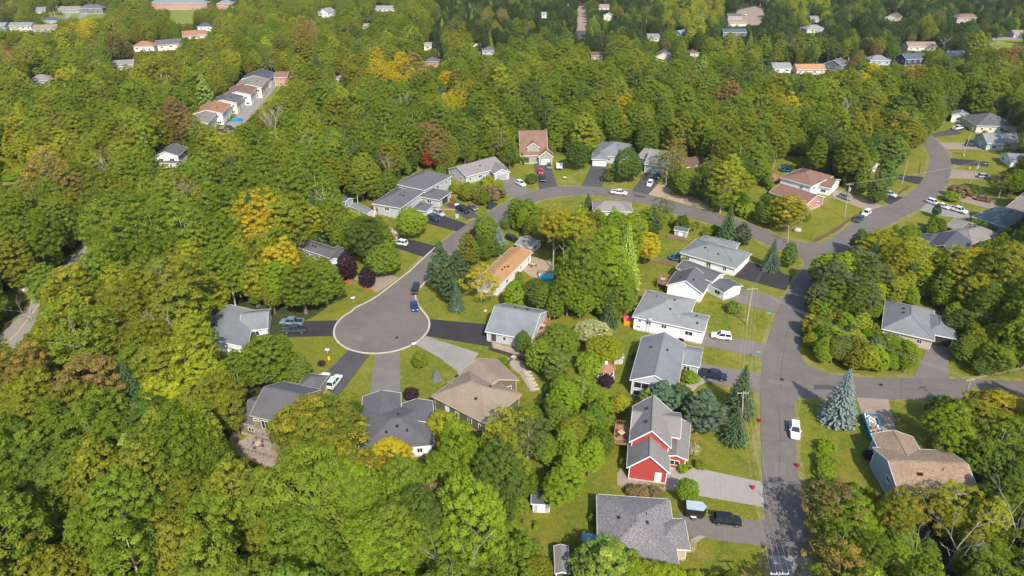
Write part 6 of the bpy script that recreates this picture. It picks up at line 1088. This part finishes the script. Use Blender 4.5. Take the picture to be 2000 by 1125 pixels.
for q in ([(1225, 640), (1490, 640), (1495, 1130), (1190, 1125), (1185, 940), (1205, 800), (1225, 760)], [(640, 560), (860, 470), (1010, 590), (960, 700), (900, 800), (660, 800), (560, 690)], [(1560, 780), (1740, 780), (1740, 960), (1560, 950)], [(1250, 470), (1480, 470), (1560, 545), (1500, 640), (1240, 590)], [(1000, 300), (1280, 320), (1260, 370), (1000, 390)], [(1680, 300), (1960, 240), (1960, 440), (1680, 440)], [(1060, 640), (1230, 640), (1225, 770), (1040, 780), (1000, 690)]):
    ok &= ~inpoly(X, Y, gp(q))
HH = rr.normal(15, 2.6, N).clip(8.5, 21); HH[NU:] = rr.uniform(5, 9.5, N-NU)
BX, BY = P(X, Y, 0.0)
BX, BY = P(X, Y, 0.0)
CAP = [([(1020, 490), (1160, 490), (1160, 570), (1020, 570)], 4.5), ([(-60, 345), (85, 345), (85, 425), (-60, 435)], 5.5), ([(440, 880), (600, 890), (620, 1010), (430, 1010)], 5), ([(1560, 595), (1900, 600), (2000, 745), (1560, 745)], 6.5), ([(1560, 940), (2100, 940), (2100, 1300), (1540, 1300)], 10.5), ([(1000, 1000), (1520, 1000), (1540, 1400), (980, 1400)], 8), ([(1000, 740), (1200, 740), (1190, 1000), (980, 960)], 8.5), ([(660, 890), (980, 850), (980, 960), (640, 980)], 7.5), ([(1600, 480), (1800, 480), (1800, 600), (1590, 600)], 10.5), ([(820, 850), (1000, 830), (1000, 960), (820, 960)], 8)]
for q, hm in CAP:
    ii = inpoly(X, Y, gp(q)); HH[ii] = np.minimum(HH[ii], hm*rr.uniform(.7, 1.05, ii.sum()))
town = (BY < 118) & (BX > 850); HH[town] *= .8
dirs = np.array([(0, 0)] + [(math.cos(a)*q, math.sin(a)*q) for q in (.5, .92) for a in np.linspace(0, 2*math.pi, 13)[:-1]])
choice = np.full(N, -1)
for oi, f in enumerate((1.0, .72, .5, .3, .17)):
    todo = np.where(ok & (choice < 0))[0]
    h = HH[todo]*f; r = h*(.34 if f > .4 else .55); z = h*.6; px, py = P(X[todo], Y[todo], z)
    s = FOC/(Y[todo]*cD + (CAMH-z)*sD); sn = np.clip((CAMH-z)/np.hypot(Y[todo], CAMH-z), 0, 1); sv = np.sqrt((.42*h*np.sqrt(1-sn**2))**2 + (r*sn)**2)
    hit = np.zeros(len(todo))
    for dx, dy in dirs:
        i = ((px+dx*r*s)/2).astype(int); j = ((py+dy*sv*s)/2).astype(int); inn = (i >= 0) & (i < MW) & (j >= 0) & (j < MH)
        hit += inn & (CLEAR[j.clip(0, MH-1), i.clip(0, MW-1)] > Y[todo])
    lowx, lowy = P(X[todo], Y[todo], h*.1); i = (lowx/2).astype(int); j = (lowy/2).astype(int); inn = (i >= 0) & (i < MW) & (j >= 0) & (j < MH)
    low = inn & (CLEAR[j.clip(0, MH-1), i.clip(0, MW-1)] > Y[todo])
    good = (hit <= (1 if f > .4 else 0)) & ~low
    choice[todo[good]] = oi
keep = np.where(choice >= 0)[0]
FR = np.array([1.0, .72, .5, .3, .17]); regno = ['the wood west of the turning circle', 'the near wood behind the wavy-roofed bungalow', 'the wood around the row houses', 'the maple wood behind the curved street', 'the near thicket by the mottled brown roof', 'the wood along the east road', 'the back yards between the two streets']
def region(px, py):
    if py > 905 and px < 1110: return 1
    if px < 660 and py > 330: return 0
    if px < 960 and py <= 340: return 2
    if py < 345: return 3
    if px > 1560 and py > 880: return 4
    if px > 1560: return 5
    return 6
def nz(x, y, s, k): return math.sin(x/s+k)*math.cos(y/s*1.13-k*2.1) + .6*math.sin(x/s*2.3-y/s*1.7+k*3)
recs = []
for i in keep:
    f = FR[choice[i]]; h = HH[i]*f; x, y = X[i], Y[i]
    cxp, cyp = P(x, y, h*.75); r = h*RNG.uniform(.26, .38) if f > .4 else h*RNG.uniform(.42, .62); st, cl = 'maple', None; u = RNG.random()
    for ax_, ay_, ar_, ac_ in AUT:
        if ar_ and (cxp-ax_)**2 + (cyp-ay_)**2 < (ar_ + 4)**2 and RNG.random() < .85: cl = ac_
    v = .6*nz(x, y, 30, 1.0) + RNG.gauss(0, .65)
    if cl is None:
        if town[i]: cl = ('deep' if v < .25 else 'dark' if v < .8 else 'green' if v < 1.4 else 'olive' if v < 1.9 else 'rust');  # far town woods: cloud shade put into the colour by darker leaf classes
        elif cxp < 620 and cyp < 330: cl = 'green' if v < -.5 else 'olive' if v < 1.0 else 'ygreen' if v < 1.7 else 'gold' if v < 2.2 else 'rust'
        elif cxp < 660: cl = 'dark' if v < -1.5 else 'green' if v < .15 else 'olive' if v < 1.3 else 'ygreen' if v < 2.1 else 'gold'
        elif cyp < 340: cl = 'dark' if v < -.9 else 'green' if v < .1 else 'olive' if v < 1.5 else 'ygreen' if v < 2 else 'gold'
        else: cl = 'dark' if v < -.8 else 'green' if v < .1 else 'lime' if v < .7 else 'olive' if v < 1.4 else 'ygreen'
    if f <= .3: st = 'shrub'
    elif i >= NU: st = 'oval' if u < .6 else 'maple'; r *= 1.15
    elif u < .16: st = 'tall'; h *= 1.1; r *= .85
    elif u > .90 and u < .985: st = 'oval'
    elif u < (.6 if region(BX[i], BY[i]) == 4 else .24): st = 'thin'
    elif u < (.44 if town[i] else .275): st = RNG.choice(['spruce', 'pine']); cl = RNG.choice(['spruce', 'spruce', 'cedar']); r = h*.24
    elif u > .988: st = 'bare'; cl = 'bare'
    inside = -40 < cxp < 2040 and -40 < cyp < 1170
    recs.append((r*pxm((x, y)) if inside else 0, x, y, h, r, st, cl, region(BX[i], BY[i])))
GROVE = [([(-10, 318), (58, 318), (60, 348), (-10, 360)], 3.6, (1.6, 3.0), .7, ['shrub'], ['ygreen', 'ygreen', 'lime', 'gold']), ([(1578, 640), (1640, 648), (1700, 672), (1765, 690), (1778, 722), (1700, 728), (1640, 722), (1600, 708), (1578, 680)], 3.1, (4, 7.2), .43, ['oval', 'maple', 'round'], ['lime', 'green', 'ygreen', 'lime', 'sage']),  # first grove: bright bushes added to lighten the shaded western clearing
 ([(1862, 650), (1990, 665), (1990, 736), (1866, 733)], 3.8, (4, 8), .42, ['maple', 'oval'], ['green', 'olive', 'dark', 'cedar']), ([(1690, 515), (1790, 530), (1900, 590), (1990, 640), (1900, 650), (1868, 612), (1780, 586), (1700, 570)], 4.6, (8.5, 13), .36, ['maple', 'tall', 'spruce'], ['olive', 'green', 'dark', 'ygreen']),
 ([(1060, 790), (1140, 790), (1160, 900), (1155, 950), (1100, 972), (1050, 960)], 5.2, (5, 8.5), .40, ['maple', 'oval', 'maple'], ['lime', 'ygreen', 'green', 'olive']), ([(1668, 292), (1750, 268), (1800, 258), (1800, 284), (1762, 306), (1745, 335), (1700, 352), (1672, 345)], 5.5, (9, 14), .36, ['maple', 'tall', 'oval'], ['olive', 'green', 'cedar', 'dark', 'gold']),
 ([(1575, 560), (1640, 555), (1700, 590), (1705, 640), (1640, 640), (1590, 610)], 4.6, (9, 12.5), .34, ['oval', 'maple', 'tall'], ['green', 'lime', 'green', 'sage'])]
for q, sp, hr, rf, sts, cls_ in GROVE:
    W2 = np.array(gp(q)); b0, b1 = W2.min(0), W2.max(0)
    gx, gy = np.meshgrid(np.arange(b0[0], b1[0], sp), np.arange(b0[1], b1[1], sp)); gx = gx.ravel() + rr.uniform(-.4, .4, gx.size)*sp; gy = gy.ravel() + rr.uniform(-.4, .4, gy.size)*sp
    for x, y in zip(*[a[inpoly(gx, gy, gp(q))] for a in (gx, gy)]):
        if any(inpoly(np.array([x]), np.array([y]), n_)[0] for n_ in NOGO) or any((x-a)**2 + (y-b)**2 < (c*.55)**2 for a, b, c in TREES): continue
        h = RNG.uniform(*hr); st = RNG.choice(sts); bp_ = P(x, y, 0)
        cl = RNG.choice(cls_) if st != 'spruce' else 'spruce'
        recs.append((9e3 + h, x, y, h, h*rf*RNG.uniform(.85, 1.15) if st != 'spruce' else h*.24, st, cl, region(*bp_)))
for root_, gs_ in HOUSES[:36]:
    for g_ in gs_:
        for k_ in range(int(g_.L/2.6)):
            u_ = RNG.uniform(.1, .9)*g_.L; v_ = RNG.choice([-.35, g_.W+.35]); q = g_.a + g_.u*u_ + g_.v*v_
            if any(inpoly(np.array([q.x]), np.array([q.y]), n_)[0] for n_ in NOGO) or RNG.random() < .25: continue
            h = RNG.uniform(.7, 1.7); recs.append((8e3 + h, q.x, q.y, h, h*RNG.uniform(.55, .8), 'shrub', RNG.choice(['lime', 'green', 'dark', 'gold', 'purple', 'pale', 'ygreen']), region(*P(q.x, q.y, 0))))
recs.sort(key=lambda q: -q[0])
cnt = {'b': sum(1 for m_ in MAN if m_[0] not in CONF and m_[0] not in ('shrub', 'bare')), 'c': 0, 's': 0, 'x': 0}; LIM = {'b': 300, 'c': 120, 's': 240, 'x': 60}
rest = []; picked = []
ORD = ['first', 'second', 'third', 'fourth', 'fifth', 'sixth', 'seventh', 'eighth', 'ninth', 'tenth', 'eleventh', 'twelfth', 'thirteenth', 'fourteenth', 'fifteenth', 'sixteenth', 'seventeenth', 'eighteenth', 'nineteenth', 'twentieth']
LAND = [(n_, gz(*q)) for n_, q in [('the red-sided house', (1265, 880)), ('the speckled grey roof', (1240, 1060)), ('the mottled brown roof', (1810, 920)), ('the hip roof with brown garage door', (1790, 650)), ('the wavy dark grey roof', (775, 840)), ('the olive two-storey house', (515, 820)), ('the white bungalow with blue-grey roof', (450, 670)), ('the drab green house', (950, 780)), ('the garden gazebo', (1182, 735)), ('the orange-brown shingle roof', (985, 540)), ('the turning circle', (746, 640)), ('the large grey house on the bend', (810, 395)), ('the dark brown gabled house', (1840, 500)), ('the brown split-level house', (1560, 380)), ('the tan gravel lot', (1345, 395)), ('the steep brown roof', (1045, 310)), ('the white house alone in the wood', (330, 325)), ('the row houses', (450, 235)), ('the yellow line of the country road', (100, 570)), ('the sprawling leafless tree', (605, 950)), ('the dull brown tree', (820, 1060)), ('the pale forked leafless tree', (1955, 1090)), ('the junction street lamp', (1538, 474)), ('the cream bungalow by the curve', (1945, 255)), ('the grey garden shed', (1057, 990)), ('the leafless tree deep in the western wood', (355, 500)), ('the rust tree in the western wood', (170, 800)), ('the yellow maple before the dark brown house', (1890, 560)), ('the wooden pole by the east road', (1872, 808))]]
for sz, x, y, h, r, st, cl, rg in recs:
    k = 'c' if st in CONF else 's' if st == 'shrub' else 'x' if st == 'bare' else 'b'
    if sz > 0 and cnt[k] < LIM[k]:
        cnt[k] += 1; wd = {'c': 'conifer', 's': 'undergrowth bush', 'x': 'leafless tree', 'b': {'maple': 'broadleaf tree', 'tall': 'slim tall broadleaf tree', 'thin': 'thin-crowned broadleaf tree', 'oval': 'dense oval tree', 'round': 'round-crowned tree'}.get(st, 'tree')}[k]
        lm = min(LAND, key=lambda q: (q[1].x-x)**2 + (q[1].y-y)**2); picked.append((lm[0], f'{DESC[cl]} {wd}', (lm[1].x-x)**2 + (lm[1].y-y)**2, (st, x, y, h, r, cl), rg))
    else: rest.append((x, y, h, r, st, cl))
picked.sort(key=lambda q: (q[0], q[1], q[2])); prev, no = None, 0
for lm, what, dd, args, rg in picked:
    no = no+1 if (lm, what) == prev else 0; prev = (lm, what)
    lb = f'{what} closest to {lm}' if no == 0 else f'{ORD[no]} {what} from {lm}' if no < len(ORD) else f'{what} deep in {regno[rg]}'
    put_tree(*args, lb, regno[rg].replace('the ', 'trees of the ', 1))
# the rest of the woods: one object of instanced trees
pc = bpy.data.collections.new('tree_kinds'); order = []
for st in sorted(PROTO):
    for j, p_ in enumerate(PROTO[st]):
        o = bpy.data.objects.new(f'kind_{len(order):02d}', p_[2]); pc.objects.link(o); order.append((st, j, p_[3], p_[4]))
byst = {}
for k, (st, j, h0, r0) in enumerate(order): byst.setdefault(st, []).append((k, h0, r0))
n = len(rest); me = bpy.data.meshes.new('woodland'); me.vertices.add(n)
co = np.zeros((n, 3), np.float32); scl = np.zeros((n, 3), np.float32); rot = np.zeros((n, 3), np.float32); pid = np.zeros(n, np.int32); c1 = np.zeros((n, 3), np.float32); c2 = np.zeros((n, 3), np.float32)
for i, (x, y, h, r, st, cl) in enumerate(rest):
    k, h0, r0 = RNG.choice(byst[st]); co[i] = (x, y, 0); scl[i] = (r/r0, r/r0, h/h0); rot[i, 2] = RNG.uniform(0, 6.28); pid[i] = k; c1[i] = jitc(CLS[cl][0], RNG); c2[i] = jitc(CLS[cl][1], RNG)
me.vertices.foreach_set('co', co.ravel())
for nm, ty, ar, ky in (('scl', 'FLOAT_VECTOR', scl, 'vector'), ('rot', 'FLOAT_VECTOR', rot, 'vector'), ('pid', 'INT', pid, 'value'), ('tcol', 'FLOAT_VECTOR', c1, 'vector'), ('tcb', 'FLOAT_VECTOR', c2, 'vector')):
    at = me.attributes.new(nm, ty, 'POINT'); at.data.foreach_set(ky, ar.ravel())
me.update()
wo = link(bpy.data.objects.new('woodland', me)); tag(wo, 'continuous far woodland of green and early autumn trees around the houses', 'woodland', None, 'stuff')
ng = bpy.data.node_groups.new('woodland', 'GeometryNodeTree')
ng.interface.new_socket('Geometry', in_out='INPUT', socket_type='NodeSocketGeometry'); ng.interface.new_socket('Geometry', in_out='OUTPUT', socket_type='NodeSocketGeometry')
gi, go = ng.nodes.new('NodeGroupInput'), ng.nodes.new('NodeGroupOutput'); ip = ng.nodes.new('GeometryNodeInstanceOnPoints'); ci = ng.nodes.new('GeometryNodeCollectionInfo')
ci.inputs[0].default_value = pc; ci.inputs[1].default_value = True; ci.inputs[2].default_value = True
ip.inputs['Pick Instance'].default_value = True
def na(nm, ty):
    a = ng.nodes.new('GeometryNodeInputNamedAttribute'); a.data_type = ty; a.inputs[0].default_value = nm; return a.outputs[0]
L_ = ng.links.new
L_(gi.outputs[0], ip.inputs['Points']); L_(ci.outputs[0], ip.inputs['Instance']); L_(na('pid', 'INT'), ip.inputs['Instance Index']); L_(na('rot', 'FLOAT_VECTOR'), ip.inputs['Rotation']); L_(na('scl', 'FLOAT_VECTOR'), ip.inputs['Scale']); L_(ip.outputs[0], go.inputs[0])
wo.modifiers.new('woodland', 'NODES').node_group = ng
print('TREES individual', cnt, 'rest', n, 'protos', len(order), 'tris', sum(len(p_[2].polygons)*2 for s_ in PROTO.values() for p_ in s_))
# ================================================================== HAZE
V, Fc = [], []; bx(V, Fc, -1400, -80, -1.2, 1400, 1300, 96); hz = obj('haze', V, Fc, None); hz['kind'] = 'stuff'
m = bpy.data.materials.new('haze_air'); m.use_nodes = True; t = m.node_tree; t.nodes.clear(); out = t.nodes.new('ShaderNodeOutputMaterial'); pv = t.nodes.new('ShaderNodeVolumePrincipled')
pv.inputs['Color'].default_value = (.88, .93, 1, 1); pv.inputs['Density'].default_value = .00006; pv.inputs['Anisotropy'].default_value = .2
t.links.new(pv.outputs[0], out.inputs['Volume']); hz.data.materials.append(m)
